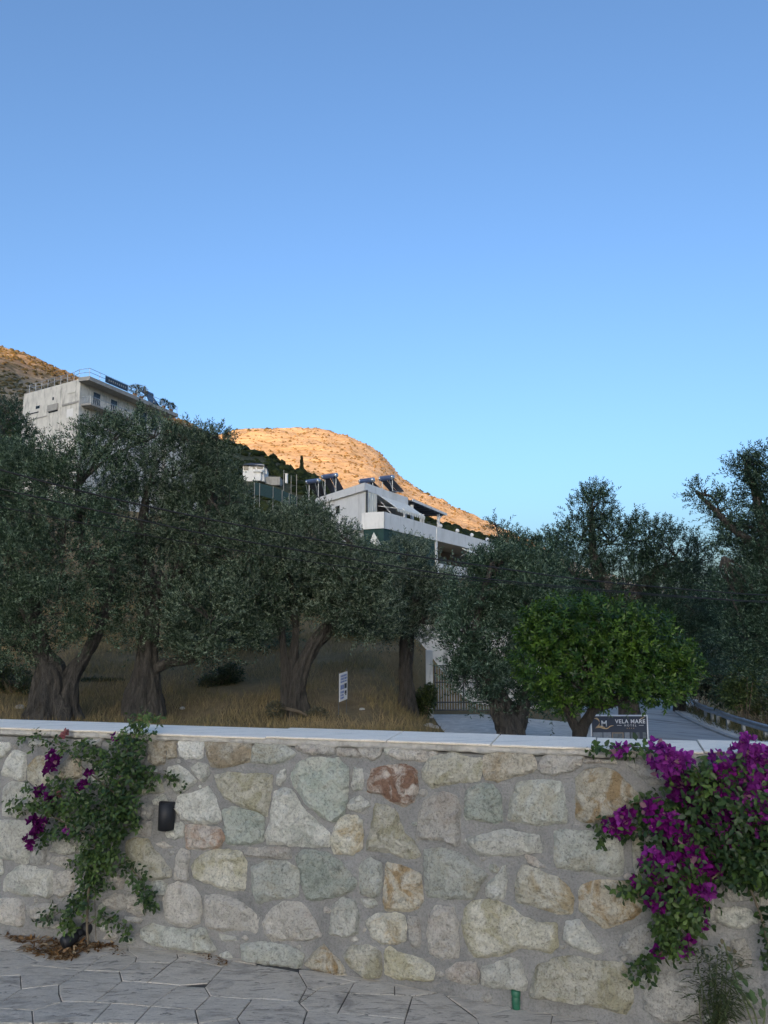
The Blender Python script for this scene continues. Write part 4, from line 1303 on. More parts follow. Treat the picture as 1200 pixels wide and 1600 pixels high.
# ------------------------------------------------------------------ gate
def gate():
    Y = 30.0
    b = pt(700, 1113, Y)
    z0 = h_ground(b.x, b.y) + .06
    z0 = pt(700, 1112, Y).z
    root = empty('metal_gate', (b.x, b.y, z0), 'grey barred metal gate at the top of the driveway', 'gate')
    x0 = pt(679, 1100, Y).x; x1 = pt(770, 1100, Y).x
    H = 1.75
    mb = MB()
    for z in (.06, .35, 1.1, H - .03): mb.bar((x0, Y, z0 + z), (x1, Y, z0 + z), .045)
    for x in (x0 + .02, (x0 + x1) / 2, x1 - .02): mb.bar((x, Y, z0 + .02), (x, Y, z0 + H), .05)
    mb.build('frame', M_IRON, root)
    n = 22
    for k in range(n):
        x = x0 + (x1 - x0) * (k + .5) / n
        MB().bar((x, Y, z0 + .05), (x, Y, z0 + H), .022).build('bar', M_GALV, root)
    MB().prism([(x0 - .32, Y - .12), (x0 - .06, Y - .12), (x0 - .06, Y + .14), (x0 - .32, Y + .14)], z0 - .5, z0 + 2.3).build('gate_post', M_WHITE2, root)
    MB().prism([(x1 + .06, Y - .12), (x1 + .32, Y - .12), (x1 + .32, Y + .14), (x1 + .06, Y + .14)], z0 - .5, z0 + 2.3).build('gate_post', M_WHITE2, root)
    w = empty('yard_wall', (2.5, 36, z0), 'pale rendered yard wall seen through the gate bars', 'wall')
    MB().prism([(1.4, 36), (7.5, 37), (7.5, 37.3), (1.4, 36.3)], z0 - 2, z0 + 3.2).build('wall_body', M_WHITE2, w)
    MB().prism([(1.35, 35.95), (7.55, 36.95), (7.55, 37.35), (1.35, 36.35)], z0 + 3.2, z0 + 3.3).build('wall_cap', M_CONC, w)
gate()

# ------------------------------------------------------------------ signs
def text_mesh(name, body, size, mat, parent, M, extrude=0.002, spacing=1.0, bold=0.0):
    cu = bpy.data.curves.new(name, 'FONT')
    cu.body = body; cu.size = size; cu.extrude = extrude; cu.space_character = spacing
    cu.offset = bold
    cu.align_x = 'CENTER'; cu.align_y = 'CENTER'
    tmp = bpy.data.objects.new(name + '_tmp', cu)
    COL.objects.link(tmp)
    dg = bpy.context.evaluated_depsgraph_get()
    me = bpy.data.meshes.new_from_object(tmp.evaluated_get(dg))
    bpy.data.objects.remove(tmp)
    V = [M(v.co.x, v.co.y, v.co.z) for v in me.vertices]
    for v, p in zip(me.vertices, V): v.co = p
    me.materials.clear()
    me.name = name
    return link(name, me, mat, parent)

def hotel_sign():
    Y = 17.0
    tl, tr = pt(924, 1119, Y), pt(1010, 1119, Y)
    x0, x1 = tl.x, tr.x
    zt = tl.z; H = 0.80; zb = zt - H
    g = h_road((x0 + x1) / 2, Y) + 0.055
    root = empty('hotel_sign', ((x0 + x1) / 2, Y, g), 'navy hotel sign board in white frame behind the citrus trunk', 'sign')
    MB().prism([(x0, Y), (x1, Y), (x1, Y + .04), (x0, Y + .04)], zb, zt).build('board', M_NAVY, root)
    fr = .022
    for nm, (a, b, c, d) in {'t': (x0 - fr, x1 + fr, zt, zt + fr), 'b': (x0 - fr, x1 + fr, zb - fr, zb), 'l': (x0 - fr, x0, zb, zt), 'r': (x1, x1 + fr, zb, zt)}.items():
        MB().prism([(a, Y - .012), (b, Y - .012), (b, Y + .05), (a, Y + .05)], c, d).build('frame', M_SIGNW, root)
    for x in (x0 + .12, x1 - .18):
        MB().prism([(x, Y + .05), (x + .05, Y + .05), (x + .05, Y + .09), (x, Y + .09)], g - .2, zt - .05).build('leg', M_IRON, root)
    W = x1 - x0
    def M(cx, cz):
        return lambda x, y, z: Vector((x0 + W * cx + x, Y - .004 - z, zt - W * cz + y))
    text_mesh('lettering', 'VELA MARE', W * .098, M_SIGNW, root, M(.70, .095), spacing=1.12, bold=.002)
    text_mesh('lettering', 'HOTEL', W * .048, M_SIGNW, root, M(.70, .165), spacing=1.7)
    for s_ in (-1, 1):
        MB().prism([(x0 + W * (.70 + s_ * .20) - .05, Y - .006), (x0 + W * (.70 + s_ * .20) + .05, Y - .006), (x0 + W * (.70 + s_ * .20) + .05, Y - .001), (x0 + W * (.70 + s_ * .20) - .05, Y - .001)], zt - W * .166, zt - W * .160).build('rule', M_SIGNW, root)
    for k in range(4):
        cx, cz = x0 + W * (.64 + .04 * k), zt - W * .212
        v = []
        for j in range(10):
            r_ = .012 if j % 2 == 0 else .005
            a = math.pi / 2 + j * math.pi / 5
            v.append((cx + r_ * math.cos(a), Y - .005, cz + r_ * math.sin(a)))
        MB().add(v, [tuple(range(10))]).build('star', M_GOLD, root)
    # emblem: sail, hull waves and the letter M
    text_mesh('emblem_letter', 'M', W * .15, M_SIGNW, root, M(.225, .135), bold=.001)
    def curve_band(pts, w, mat, name):
        S = spline([(a, b, w * k) for (a, b), k in zip(pts, [.2] + [1] * (len(pts) - 2) + [.2])], 6)
        v = []; f = []
        for s_ in S:
            v.append((x0 + W * s_[0], Y - .005, zt - W * (s_[1] - s_[2]))); v.append((x0 + W * s_[0], Y - .005, zt - W * (s_[1] + s_[2])))
        for i in range(len(S) - 1): f.append((2 * i, 2 * i + 2, 2 * i + 3, 2 * i + 1))
        MB().add(v, f).build(name, mat, root)
    curve_band([(.05, .04), (.10, .045), (.14, .09), (.13, .16), (.08, .19)], .016, M_GOLD, 'emblem_sail')
    curve_band([(.06, .21), (.14, .195), (.22, .215), (.28, .215), (.34, .175), (.40, .165)], .010, M_GOLD, 'emblem_wave')
    curve_band([(.10, .185), (.17, .18), (.24, .20)], .012, M_GOLD, 'emblem_hull')
    curve_band([(.86, .06), (.92, .035), (.97, .01)], .008, M_GOLD, 'emblem_stroke')
    # printed pictures along the lower half
    xs = [(.02, .19, M_PICA), (.205, .345, M_PICA), (.36, .57, M_PICB), (.59, .68, M_PICA), (.70, .745, M_PICC), (.80, .86, M_PICC), (.92, .98, M_PICC)]
    for a, b, m_ in xs:
        MB().prism([(x0 + W * a, Y - .006), (x0 + W * b, Y - .006), (x0 + W * b, Y - .001), (x0 + W * a, Y - .001)], zt - W * .42, zt - W * .285).build('picture', m_, root)
    MB().prism([(x0 + W * .38, Y - .009), (x0 + W * .55, Y - .009), (x0 + W * .55, Y - .0065), (x0 + W * .38, Y - .0065)], zt - W * .40, zt - W * .305).build('picture', M_PICC, root)
hotel_sign()

def sale_board():
    Y = 23.0
    a = pt(531, 1053, Y); b = pt(543, 1049, Y + .35)
    bl = pt(531, 1097, Y); br = pt(543, 1092, Y + .35)
    tl = Vector((a.x, a.y, a.z)); tr = Vector((b.x, b.y, b.z))
    bl = Vector((a.x, a.y, bl.z)); br = Vector((b.x, b.y, br.z))
    g = rough_ground(a.x, a.y)
    root = empty('sale_board', ((a.x + b.x) / 2, a.y, g), 'small white and blue notice board on two thin posts in dry grass', 'sign')
    n = (tr - tl).cross(Vector((0, 0, 1))).normalized()
    th = -n * .03
    MB().hexa([bl, br, br + th, bl + th], [tl, tr, tr + th, tl + th]).build('board', M_SIGNW, root)
    for e0, e1 in ((tl, bl), (tr, br)):
        p = e0 + th * 1.2
        gz = rough_ground(p.x, p.y)
        MB().bar((p.x, p.y, gz - .2), (p.x, p.y, e0.z + .06), .03).build('post', M_IRON, root)
    ru, rv = tr - tl, tl - bl
    def q(u, v, o=.004): return bl + ru * u + (Vector((0, 0, 1)) * rv.z) * v + Vector((0, 0, (br.z - bl.z) * u * 0)) + n * o
    def mark(u0, u1, v0, v1, m_):
        MB().add([q(u0, v0), q(u1, v0), q(u1, v1), q(u0, v1)], [(0, 1, 2, 3)]).build('printed_mark', m_, root)
    r = random.Random(3)
    for row, (v0, v1) in enumerate(((.86, .93), (.75, .83), (.66, .72), (.28, .36), (.18, .25), (.08, .15))):
        u = .1
        while u < .88:
            w = r.uniform(.06, .14)
            if not (row > 2 and u > .5): mark(u, min(.92, u + w), v0, v1, M_BLUE)
            u += w + .05
    mark(.1, .25, .42, .58, M_BLUE); mark(.32, .5, .42, .58, M_BLUE); mark(.58, .9, .42, .60, M_NAVY)
    mark(.62, .88, .22, .34, M_NAVY); mark(.7, .86, .17, .21, M_NAVY)
sale_board()

# ------------------------------------------------------------------ road barrier and kerb
def barrier():
    path = [(1040, 1074, 58), (1063, 1084.5, 50), (1084, 1098, 43), (1104, 1108, 38), (1118, 1112, 36), (1147, 1123, 33), (1200, 1139, 29), (1290, 1166, 24)]
    P = [pt(*p) for p in path]
    root = empty('road_barrier', (P[3].x, P[3].y, h_ground(P[3].x, P[3].y)), 'galvanised steel crash barrier curving along the road', 'barrier')
    S = [Vector(s) for s in spline([tuple(p) for p in P], 8)]
    prof = [(0, .155), (.045, .12), (.045, .07), (0, .02), (0, -.02), (.045, -.07), (.045, -.12), (0, -.155)]
    v = []; f = []
    for i, p in enumerate(S):
        d = (S[min(i + 1, len(S) - 1)] - S[max(i - 1, 0)]); d.z = 0; d.normalize()
        n = Vector((-d.y, d.x, 0))
        if n.x > 0: n = -n
        for o, z in prof: v.append(p + n * o * 1.2 + Vector((0, 0, z * .9)))
        for o, z in prof[::-1]: v.append(p + n * (o * 1.2 - .008) + Vector((0, 0, z * .9)))
    m = 16
    for i in range(len(S) - 1):
        for k in range(m): f.append((i * m + k, i * m + (k + 1) % m, (i + 1) * m + (k + 1) % m, (i + 1) * m + k))
    mesh('beam', v, f, M_GALV, root, False)
    for i in range(2, len(S), 5):
        p = S[i]
        MB().prism([(p.x + .03, p.y - .05), (p.x + .15, p.y - .05), (p.x + .15, p.y + .06), (p.x + .03, p.y + .06)], h_ground(p.x, p.y) - .4, p.z + .12).build('post', M_GALV, root)
    # kerb of the road, in cast lengths
    K = spline([(13.4, 12), (12.6, 20), (12.75, 27), (14.2, 36), (16.6, 45), (23, 60)], 9)
    kr = tag(empty('kerb', (K[0][0], K[0][1], h_road(*K[0]))), kind='structure')
    for a, b in zip(K[:-1], K[1:]):
        d = Vector((b[0] - a[0], b[1] - a[1], 0)).normalized(); n = Vector((d.y, -d.x, 0))
        a3 = Vector((a[0], a[1], 0)) + d * .01; b3 = Vector((b[0], b[1], 0)) - d * .01
        za, zb_ = h_road(*a), h_road(*b)
        lo = [Vector((p.x, p.y, z - .2)) for p, z in ((a3, za), (b3, zb_), (b3 + n * .22, zb_), (a3 + n * .22, za))]
        hi = [Vector((p.x, p.y, p.z + .33)) for p in lo]
        MB().hexa(lo, hi).build('kerb_stone', M_KERB, kr)
        lo = [Vector((p.x, p.y, z - .2)) for p, z in ((a3 + n * .23, za), (b3 + n * .23, zb_), (b3 + n * 1.0, zb_), (a3 + n * 1.0, za))]
    V = []; Fc = []
    for a in K: 
        V += [(a[0] + .2, a[1], h_road(*a) + .10), (a[0] + 1.1, a[1], h_road(a[0] + 1.1, a[1]) + .16)]
    for i in range(len(K) - 1): Fc.append((2 * i, 2 * i + 1, 2 * i + 3, 2 * i + 2))
    tag(mesh('footway', V, Fc, M_DRIVE), kind='structure')
barrier()

# ------------------------------------------------------------------ overhead cables and their poles
def cables():
    sets = [([(0, 734), (150, 773), (350, 816), (575, 857), (740, 882), (932, 908), (1123, 925), (1200, 930)], 'upper overhead cable crossing in front of the olive crowns'),
            ([(0, 764), (230, 815), (350, 840), (511, 867), (710, 899), (932, 921), (1123, 936), (1200, 940)], 'middle overhead cable crossing in front of the olive crowns'),
            ([(0, 792), (200, 831), (350, 857), (500, 880), (650, 899), (800, 912), (1000, 929), (1123, 937), (1200, 942)], 'lowest and thinnest overhead cable crossing in front of the olive crowns')]
    def inv(x): return 1 / 11.0 + (1 / 19.0 - 1 / 11.0) * x / 1200
    ends = []
    for (pts, lab), r, dl in zip(sets, (.013, .012, .007), (0, .25, .5)):
        xs = [p[0] for p in pts]; ys = [p[1] for p in pts]
        px0 = [(-160, ys[0] - (ys[1] - ys[0]) / (xs[1] - xs[0]) * 168)] + pts + [(1400, ys[-1] + 9)]
        P = [tuple(pt(x, y, 1 / inv(x) + dl)) for x, y in px0]
        S = spline(P, 8)
        tag(MB().tube(S, [r] * len(S), 6).build('overhead_cable', M_CABLE, None, True), lab, 'cable', 'overhead cables')
        ends.append((Vector(P[0]), Vector(P[-1])))
    for i, lab in ((0, 'concrete utility pole just outside the left edge carrying the cables'), (1, 'concrete utility pole just outside the right edge carrying the cables')):
        x = sum(e[i].x for e in ends) / 3; y = sum(e[i].y for e in ends) / 3; zt = max(e[i].z for e in ends) + .3
        g = h_ground(x, y)
        root = empty('utility_pole', (x, y, g), lab, 'pole', 'utility poles')
        MB().tube([(x, y + .15, g - .5), (x, y + .15, zt)], [.16, .11], 12).build('shaft', M_POLE, root, True)
        for e in ends: MB().bar(e[i] - Vector((0, .3, 0)), e[i] + Vector((0, .35, 0)), .07).build('bracket', M_IRON, root)
cables()

# ------------------------------------------------------------------ terrace paving
PT_U = [-2.5, 0, .564, 1.085, 1.566, 2.013, 2.29, 2.56, 2.81, 4.5]
PT_Z = [0, 0, .025, .042, .050, .035, .018, .006, 0, .01]
def pave_z(x, y):
    u = (Vector((x, y, 0)) - WA).dot(WU); o = (Vector((x, y, 0)) - WA).dot(WN)
    return float(np.interp(u, PT_U, PT_Z)) * (1 - 0.7 * sstep(0.6, 3.0, o))
def px_pave(x, y):
    z = 0.0
    for _ in range(6):
        p = on_z(x, y, z); z = pave_z(p.x, p.y)
    return on_z(x, y, z)

def paving():
    V = []; Fc = []
    us = np.linspace(-2.6, 4.6, 60); os_ = np.linspace(-.05, 6.5, 50)
    for o in os_:
        for u in us:
            p = wall_pt(u, 0, o); V.append((p.x, p.y, pave_z(p.x, p.y) - .006))
    for j in range(len(os_) - 1):
        for i in range(len(us) - 1): Fc.append((j * 60 + i, (j + 1) * 60 + i, (j + 1) * 60 + i + 1, j * 60 + i + 1))
    root = tag(mesh('terrace_paving', V, Fc, M_JOINT, None, True), kind='structure')
    polys = []
    def A(*p): polys.append([px_pave(x / 3, 1440 + y / 3) for x, y in p])
    def B(*p): polys.append([px_pave(400 + x / 3, 1460 + y / 3) for x, y in p])
    A((275, 300), (390, 230), (560, 238), (572, 280), (440, 380), (290, 376), (277, 340))
    A((440, 380), (572, 280), (840, 300), (705, 400), (520, 385))
    A((560, 236), (635, 190), (800, 195), (690, 285), (572, 280))
    A((690, 285), (835, 170), (1045, 215), (975, 290), (840, 300))
    A((600, 138), (830, 150), (835, 170), (800, 195), (635, 190), (640, 165))
    A((390, 230), (480, 165), (560, 130), (600, 138), (640, 165), (635, 190), (560, 237))
    A((840, 300), (960, 310), (985, 350), (915, 415), (705, 400))
    A((985, 350), (1180, 366), (1110, 455), (930, 480), (915, 415))
    A((835, 170), (830, 150), (960, 160), (1090, 185), (1045, 215))
    A((975, 290), (1045, 215), (1090, 185), (1205, 205), (1335, 285), (1230, 365), (1180, 366), (985, 350), (960, 310))
    A((520, 385), (705, 400), (630, 480), (430, 480)); A((705, 400), (915, 415), (930, 480), (630, 480))
    A((150, 420), (290, 376), (440, 380), (520, 385), (430, 480), (155, 480))
    A((-60, 408), (150, 420), (155, 480), (-60, 480))
    A((-60, 400), (0, 385), (100, 320), (277, 300), (277, 340), (290, 376), (150, 420), (-60, 408))
    A((-60, 255), (95, 255), (100, 320), (0, 385), (-60, 400))
    A((95, 255), (110, 205), (390, 230), (275, 300), (100, 320))
    A((-60, 110), (90, 150), (180, 190), (290, 200), (480, 165), (390, 230), (110, 205), (95, 255), (-60, 255))
    B((5, 145), (200, 180), (240, 250), (200, 320), (30, 305), (45, 232), (5, 185))
    B((30, 305), (200, 320), (240, 360), (215, 440), (-62, 440), (-90, 396), (-20, 306))
    B((240, 250), (300, 255), (203, 323))
    A((930, 480), (1110, 455), (1138, 500), (1120, 560), (925, 560))
    A((-60, 40), (300, 78), (600, 112), (600, 138), (560, 130), (480, 165), (290, 200), (180, 190), (90, 150), (-60, 110))
    A((600, 108), (960, 145), (1205, 190), (1205, 205), (1090, 185), (960, 160), (830, 150), (600, 138))
    B((200, 165), (490, 196), (870, 258), (1160, 305), (1600, 375), (1600, 400), (1450, 375), (1330, 348), (1160, 318), (870, 272), (650, 245), (490, 208), (460, 222), (330, 195), (200, 180))
    B((200, 180), (330, 195), (460, 222), (300, 255), (240, 250))
    B((300, 255), (460, 225), (380, 372), (240, 362), (205, 325))
    B((240, 362), (380, 372), (700, 400), (690, 440), (215, 440))
    B((460, 222), (490, 208), (650, 245), (650, 287), (430, 280))
    B((430, 280), (733, 291), (700, 400), (380, 372))
    B((650, 245), (870, 272), (733, 291), (650, 287))
    B((733, 291), (870, 274), (1040, 400), (1050, 440), (690, 440), (700, 400))
    B((870, 272), (1160, 318), (1200, 350), (1030, 388))
    B((1030, 388), (1200, 350), (1330, 350), (1390, 380), (1380, 440), (1050, 440))
    B((1160, 318), (1330, 348), (1450, 375), (1600, 400), (1600, 440), (1380, 440), (1390, 380))
    # the same stamped pattern carried on towards and past the camera, and past the left edge
    r = random.Random(9)
    def foot(x): return np.interp(x, [-900, 0, 900, 1700, 2900], [1395, 1464, 1594, 1748, 1990])
    def grid(cols, top, rows):
        G = []
        for k in range(rows + 1):
            G.append([])
            for i, x in enumerate(cols):
                a, b = top(x)
                t = k / rows
                e = r.uniform(-.07, .07)
                p = a.lerp(b, t) + Vector((e if 0 < i < len(cols) - 1 else 0, r.uniform(-.03, .03) if 0 < k < rows else 0, 0)) * (1 if k else 0)
                G[-1].append(Vector((p.x, p.y, pave_z(p.x, p.y))))
        for k in range(rows):
            for i in range(len(cols) - 1):
                polys.append([G[k][i], G[k + 1][i], G[k + 1][i + 1], G[k][i + 1]])
    def near(x):
        a = px_pave(x, max(1602, foot(x)))
        return a, Vector((a.x, -1.4, 0))
    grid([-690 + i * 135 + r.uniform(-30, 30) for i in range(26)], near, 12)
    def left(x): return px_pave(x, foot(x)), px_pave(x, 1602)
    grid([-690, -550, -420, -290, -170, -90, -20], left, 4)
    for k, q in enumerate(polys):
        c = sum(q, Vector()) / len(q)
        n = len(q)
        # shrink by a fixed joint width, roughen the edges
        ring = []
        for i in range(n):
            a, b = q[i], q[(i + 1) % n]
            for t in (0, .33, .66):
                p = a.lerp(b, t)
                p = p + (c - p).normalized() * (.0020 + .0016 * mnoise.noise(p * 30))
                ring.append(p)
        m = len(ring)
        tl = Vector((mnoise.noise(c * 3), mnoise.noise(c * 3 + Vector((5, 0, 0))), 0)) * .012
        v = []; f = []
        for s_, dz in ((1.0, -.012), (1.0, -.0015), (.975, .0022), (.6, .003)):
            for p in ring:
                x = c + (p - c) * s_
                v.append((x.x, x.y, pave_z(x.x, x.y) + dz + tl.dot(x - c) + .0025 * mnoise.noise(x * 7)))
        v.append((c.x, c.y, pave_z(c.x, c.y) + .003))
        for j in range(3):
            for i in range(m): f.append((j * m + i, j * m + (i + 1) % m, (j + 1) * m + (i + 1) % m, (j + 1) * m + i))
        for i in range(m): f.append((3 * m + i, 3 * m + (i + 1) % m, 4 * m))
        # keep faces pointing up
        e1 = ring[1] - ring[0]; area = sum(ring[i].x * ring[(i + 1) % m].y - ring[(i + 1) % m].x * ring[i].y for i in range(m))
        if area < 0: f = [t[::-1] for t in f]
        sl = mesh('slab', v, f, M_PAVE, root, False)
        sl.data.materials.append(M_JOINT)          # dirt packed against the slab's sides
        for pi in range(m): sl.data.polygons[pi].material_index = 1
paving()

# ------------------------------------------------------------------ the stone wall
TOPZ = lambda u: 1.018 + 0.0135 * u
U0, U1 = -2.4, 4.5
def stone_wall():
    root = empty('stone_wall', wall_pt(1.5, 0, -.14), 'rubble stone garden wall with mortar joints and pale slab coping', 'wall')
    # mortar core: uneven face between the stones
    V = []; Fc = []
    nu, nz = 330, 58
    for j in range(nz):
        for i in range(nu):
            u = U0 + (U1 - U0) * i / (nu - 1)
            z = -.06 + (TOPZ(u) - .05 + .06) * j / (nz - 1)
            q = Vector((u * 9, z * 9, 2))
            o = .006 * mnoise.noise(q) + .004 * mnoise.noise(q * 3.3) + .002 * mnoise.noise(q * 8)
            V.append(wall_pt(u, z, o))
    for j in range(nz - 1):
        for i in range(nu - 1): Fc.append((j * nu + i, j * nu + i + 1, (j + 1) * nu + i + 1, (j + 1) * nu + i))
    b = len(V)
    for u in (U0, U1):
        for z in (-1.4, TOPZ(u) - .05):
            V.append(wall_pt(u, z, -.012)); V.append(wall_pt(u, z, -.25))
    # b: u0 low front, low back, top front, top back; then u1
    Fc += [(b, b + 1, b + 3, b + 2), (b + 4, b + 6, b + 7, b + 5), (b + 1, b + 5, b + 7, b + 3), (b + 2, b + 3, b + 7, b + 6), (b, b + 4, b + 5, b + 1), (b, b + 2, b + 6, b + 4)]
    mesh('mortar', V, Fc, M_MORTAR, root, True)

    stones = []
    def S(ox, oy, k):
        def add(code, *p): stones.append((code, [(ox + x / k, oy + y / k) for x, y in p]))
        return add
    c = S(300, 1120, 3.75); d = S(300, 1340, 3.75); e = S(600, 1120, 3.75); f = S(600, 1340, 3.75)
    g = S(880, 1130, 3.75); h = S(880, 1360, 3.75); a = S(0, 1110, 3.75); z2 = S(0, 1290, 7.5); z3 = S(150, 1130, 6.667); z4 = S(150, 1300, 6.667)
    px = S(0, 0, 1)
    c('t', (75, 150), (200, 145), (335, 150), (340, 260), (230, 290), (160, 300), (110, 290), (85, 220))
    c('g', (365, 150), (530, 160), (600, 210), (580, 240), (500, 280), (345, 270))
    c('p', (610, 160), (830, 160), (830, 220), (700, 228), (610, 195))
    c('p', (850, 180), (955, 190), (995, 247), (850, 228))
    c('p', (965, 180), (1110, 182), (1100, 230), (1060, 258), (1005, 240))
    c('w', (1125, 182), (1200, 178), (1235, 205), (1200, 235), (1130, 222))
    c('w', (-10, 300), (30, 268), (90, 285), (100, 335), (58, 388), (20, 350))
    c('y', (135, 350), (210, 330), (300, 335), (460, 345), (460, 420), (440, 520), (430, 580), (380, 555), (300, 530), (200, 485), (160, 430))
    c('w', (490, 340), (545, 310), (545, 360), (520, 405), (490, 400))
    c('G', (585, 330), (640, 265), (720, 245), (850, 250), (910, 310), (905, 440), (885, 560), (830, 615), (740, 580), (660, 490), (600, 410))
    c('w', (945, 300), (1000, 310), (1000, 420), (950, 440), (930, 400))
    c('w', (905, 520), (930, 480), (980, 465), (1045, 520), (990, 555), (930, 555))
    c('r', (1030, 370), (1060, 310), (1130, 290), (1240, 285), (1285, 300), (1310, 320), (1315, 440), (1290, 500), (1240, 525), (1165, 500), (1120, 460), (1030, 440))
    px('w', (271, 1262), (279, 1244), (306, 1238), (324, 1231), (337, 1251), (344, 1280), (335, 1287), (305, 1287), (283, 1279))
    c('G', (180, 550), (230, 532), (370, 562), (415, 595), (410, 735), (330, 750), (200, 745), (190, 640))
    c('w', (480, 450), (540, 425), (590, 440), (640, 530), (720, 610), (800, 680), (795, 760), (700, 765), (560, 750), (440, 740), (430, 690), (460, 610))
    c('Y', (865, 585), (950, 580), (995, 610), (995, 770), (940, 810), (830, 800), (805, 730), (830, 670))
    c('y', (1075, 520), (1130, 525), (1190, 545), (1215, 590), (1235, 680), (1285, 720), (1335, 810), (1255, 830), (1150, 795), (1020, 780), (1030, 720), (1050, 640))
    c('R', (-40, 640), (60, 635), (165, 655), (185, 715), (160, 775), (60, 780), (-30, 770))
    c('p', (300, 790), (340, 765), (560, 770), (580, 830), (460, 832), (320, 820))
    px('y', (305, 1347), (321, 1332), (351, 1328), (375, 1333), (383, 1348), (380, 1391), (353, 1391), (327, 1381), (303, 1372), (300, 1355))
    px('G', (463, 1339), (476, 1329), (508, 1333), (529, 1347), (537, 1357), (555, 1375), (551, 1391), (527, 1400), (492, 1407), (479, 1403), (471, 1377))
    d('g', (350, 60), (430, 25), (540, 25), (610, 60), (625, 150), (610, 230), (480, 245), (380, 270), (355, 190))
    d('g', (985, 50), (1040, 5), (1105, 40), (1112, 120), (1098, 220), (1050, 232), (985, 215), (975, 150))
    d('w', (985, 245), (1060, 243), (1090, 272), (1060, 300), (1010, 290))
    f('o', (15, 35), (100, 55), (210, 100), (225, 250), (190, 300), (130, 315), (0, 305), (-5, 250), (5, 130))
    d('p', (80, 230), (150, 220), (260, 250), (340, 310), (380, 350), (370, 440), (270, 420), (160, 430), (80, 400))
    d('p', (415, 380), (460, 310), (530, 265), (640, 270), (690, 330), (720, 400), (750, 460), (690, 480), (560, 485), (470, 490), (430, 440))
    d('w', (820, 280), (880, 240), (950, 255), (970, 330), (970, 440), (900, 465), (800, 445), (815, 360))
    d('Y', (1020, 375), (1080, 335), (1180, 325), (1240, 345), (1250, 420), (1245, 490), (1190, 508), (1110, 505), (1050, 470))
    z4('p', (700, 700), (750, 570), (850, 530), (1000, 580), (1080, 680), (1090, 850), (1060, 950), (960, 985), (850, 980), (720, 920))
    px('g', (221, 1452), (240, 1445), (270, 1451), (300, 1454), (315, 1450), (334, 1484), (333, 1488), (300, 1488), (270, 1484), (240, 1478), (222, 1468))
    d('w', (150, 450), (250, 465), (258, 490), (180, 490)); d('w', (150, 572), (200, 548), (235, 590), (200, 605))
    d('g', (290, 510), (400, 497), (560, 520), (645, 570), (630, 650), (450, 640), (300, 610))
    d('o', (740, 535), (770, 512), (810, 560), (850, 600), (905, 690), (850, 690), (700, 660), (662, 625), (700, 580))
    d('y', (885, 580), (930, 525), (1040, 520), (1100, 560), (1110, 690), (1060, 710), (1000, 700), (930, 650))
    d('y', (1130, 540), (1160, 525), (1225, 560), (1345, 600), (1415, 650), (1405, 720), (1305, 725), (1200, 715), (1132, 690))
    e('y', (230, 310), (270, 240), (400, 212), (490, 240), (560, 240), (568, 300), (550, 375), (430, 390), (290, 415), (230, 360))
    e('t', (590, 230), (620, 212), (830, 212), (870, 230), (888, 300), (860, 330), (760, 350), (660, 380), (600, 370), (582, 310))
    e('p', (920, 250), (960, 222), (1170, 240), (1150, 290), (1100, 320), (1000, 345), (920, 330), (902, 300))
    e('p', (30, 190), (80, 182), (290, 202), (298, 225), (220, 265), (90, 252), (30, 230))
    e('p', (230, 510), (290, 460), (350, 445), (420, 470), (445, 560), (440, 750), (400, 755), (340, 720), (260, 715), (190, 720), (200, 620))
    e('G', (485, 430), (560, 395), (640, 405), (680, 460), (690, 610), (660, 625), (560, 610), (480, 600), (470, 540))
    e('g', (790, 385), (930, 375), (1030, 385), (1050, 440), (1070, 560), (1060, 620), (900, 635), (760, 610), (730, 600), (745, 500))
    e('w', (480, 720), (600, 690), (690, 660), (800, 680), (900, 700), (915, 800), (820, 800), (690, 825), (560, 810))
    px('g', (869, 1301), (880, 1298), (933, 1301), (968, 1306), (972, 1333), (972, 1367), (952, 1370), (917, 1360), (896, 1361), (869, 1353))
    px('g', (664, 1331), (688, 1326), (720, 1336), (741, 1352), (760, 1368), (748, 1383), (739, 1405), (701, 1404), (668, 1401), (664, 1367))
    f('w', (690, 60), (715, 50), (720, 150), (700, 240), (640, 250), (595, 220), (600, 160), (650, 110))
    f('Y', (790, 80), (820, 50), (900, 75), (1010, 120), (1080, 180), (1110, 240), (1090, 330), (1020, 330), (900, 290), (780, 260), (775, 170))
    f('p', (825, -20), (880, 5), (950, 58), (900, 62), (840, 25))
    f('p', (260, 340), (300, 290), (400, 300), (430, 380), (435, 580), (350, 600), (270, 560), (250, 450))
    f('p', (140, 350), (200, 360), (215, 460), (205, 520), (160, 530), (137, 450))
    f('y', (480, 310), (530, 260), (640, 255), (740, 290), (800, 350), (900, 380), (1000, 390), (1005, 520), (960, 560), (900, 540), (800, 530), (690, 575), (540, 585), (490, 500), (465, 400))
    h('w', (20, 300), (90, 295), (150, 360), (200, 430), (235, 470), (180, 500), (90, 460), (0, 420), (10, 350))
    f('p', (360, 660), (430, 620), (530, 612), (553, 680), (545, 740), (450, 745), (370, 710))
    f('w', (572, 640), (660, 620), (740, 587), (800, 620), (835, 740), (820, 785), (700, 770), (577, 755))
    px('y', (841, 1513), (867, 1500), (901, 1495), (933, 1505), (968, 1505), (985, 1531), (986, 1563), (974, 1585), (933, 1573), (893, 1568), (856, 1561), (831, 1560), (833, 1545))
    h('s', (480, 740), (520, 640), (620, 600), (760, 640), (800, 720), (800, 860), (700, 890), (560, 880), (490, 820))
    h('s', (325, 440), (370, 370), (480, 320), (560, 330), (560, 480), (500, 540), (400, 520))
    h('o', (95, 160), (110, 90), (200, 65), (350, 70), (440, 120), (470, 230), (400, 280), (320, 320), (245, 340), (150, 280), (100, 230))
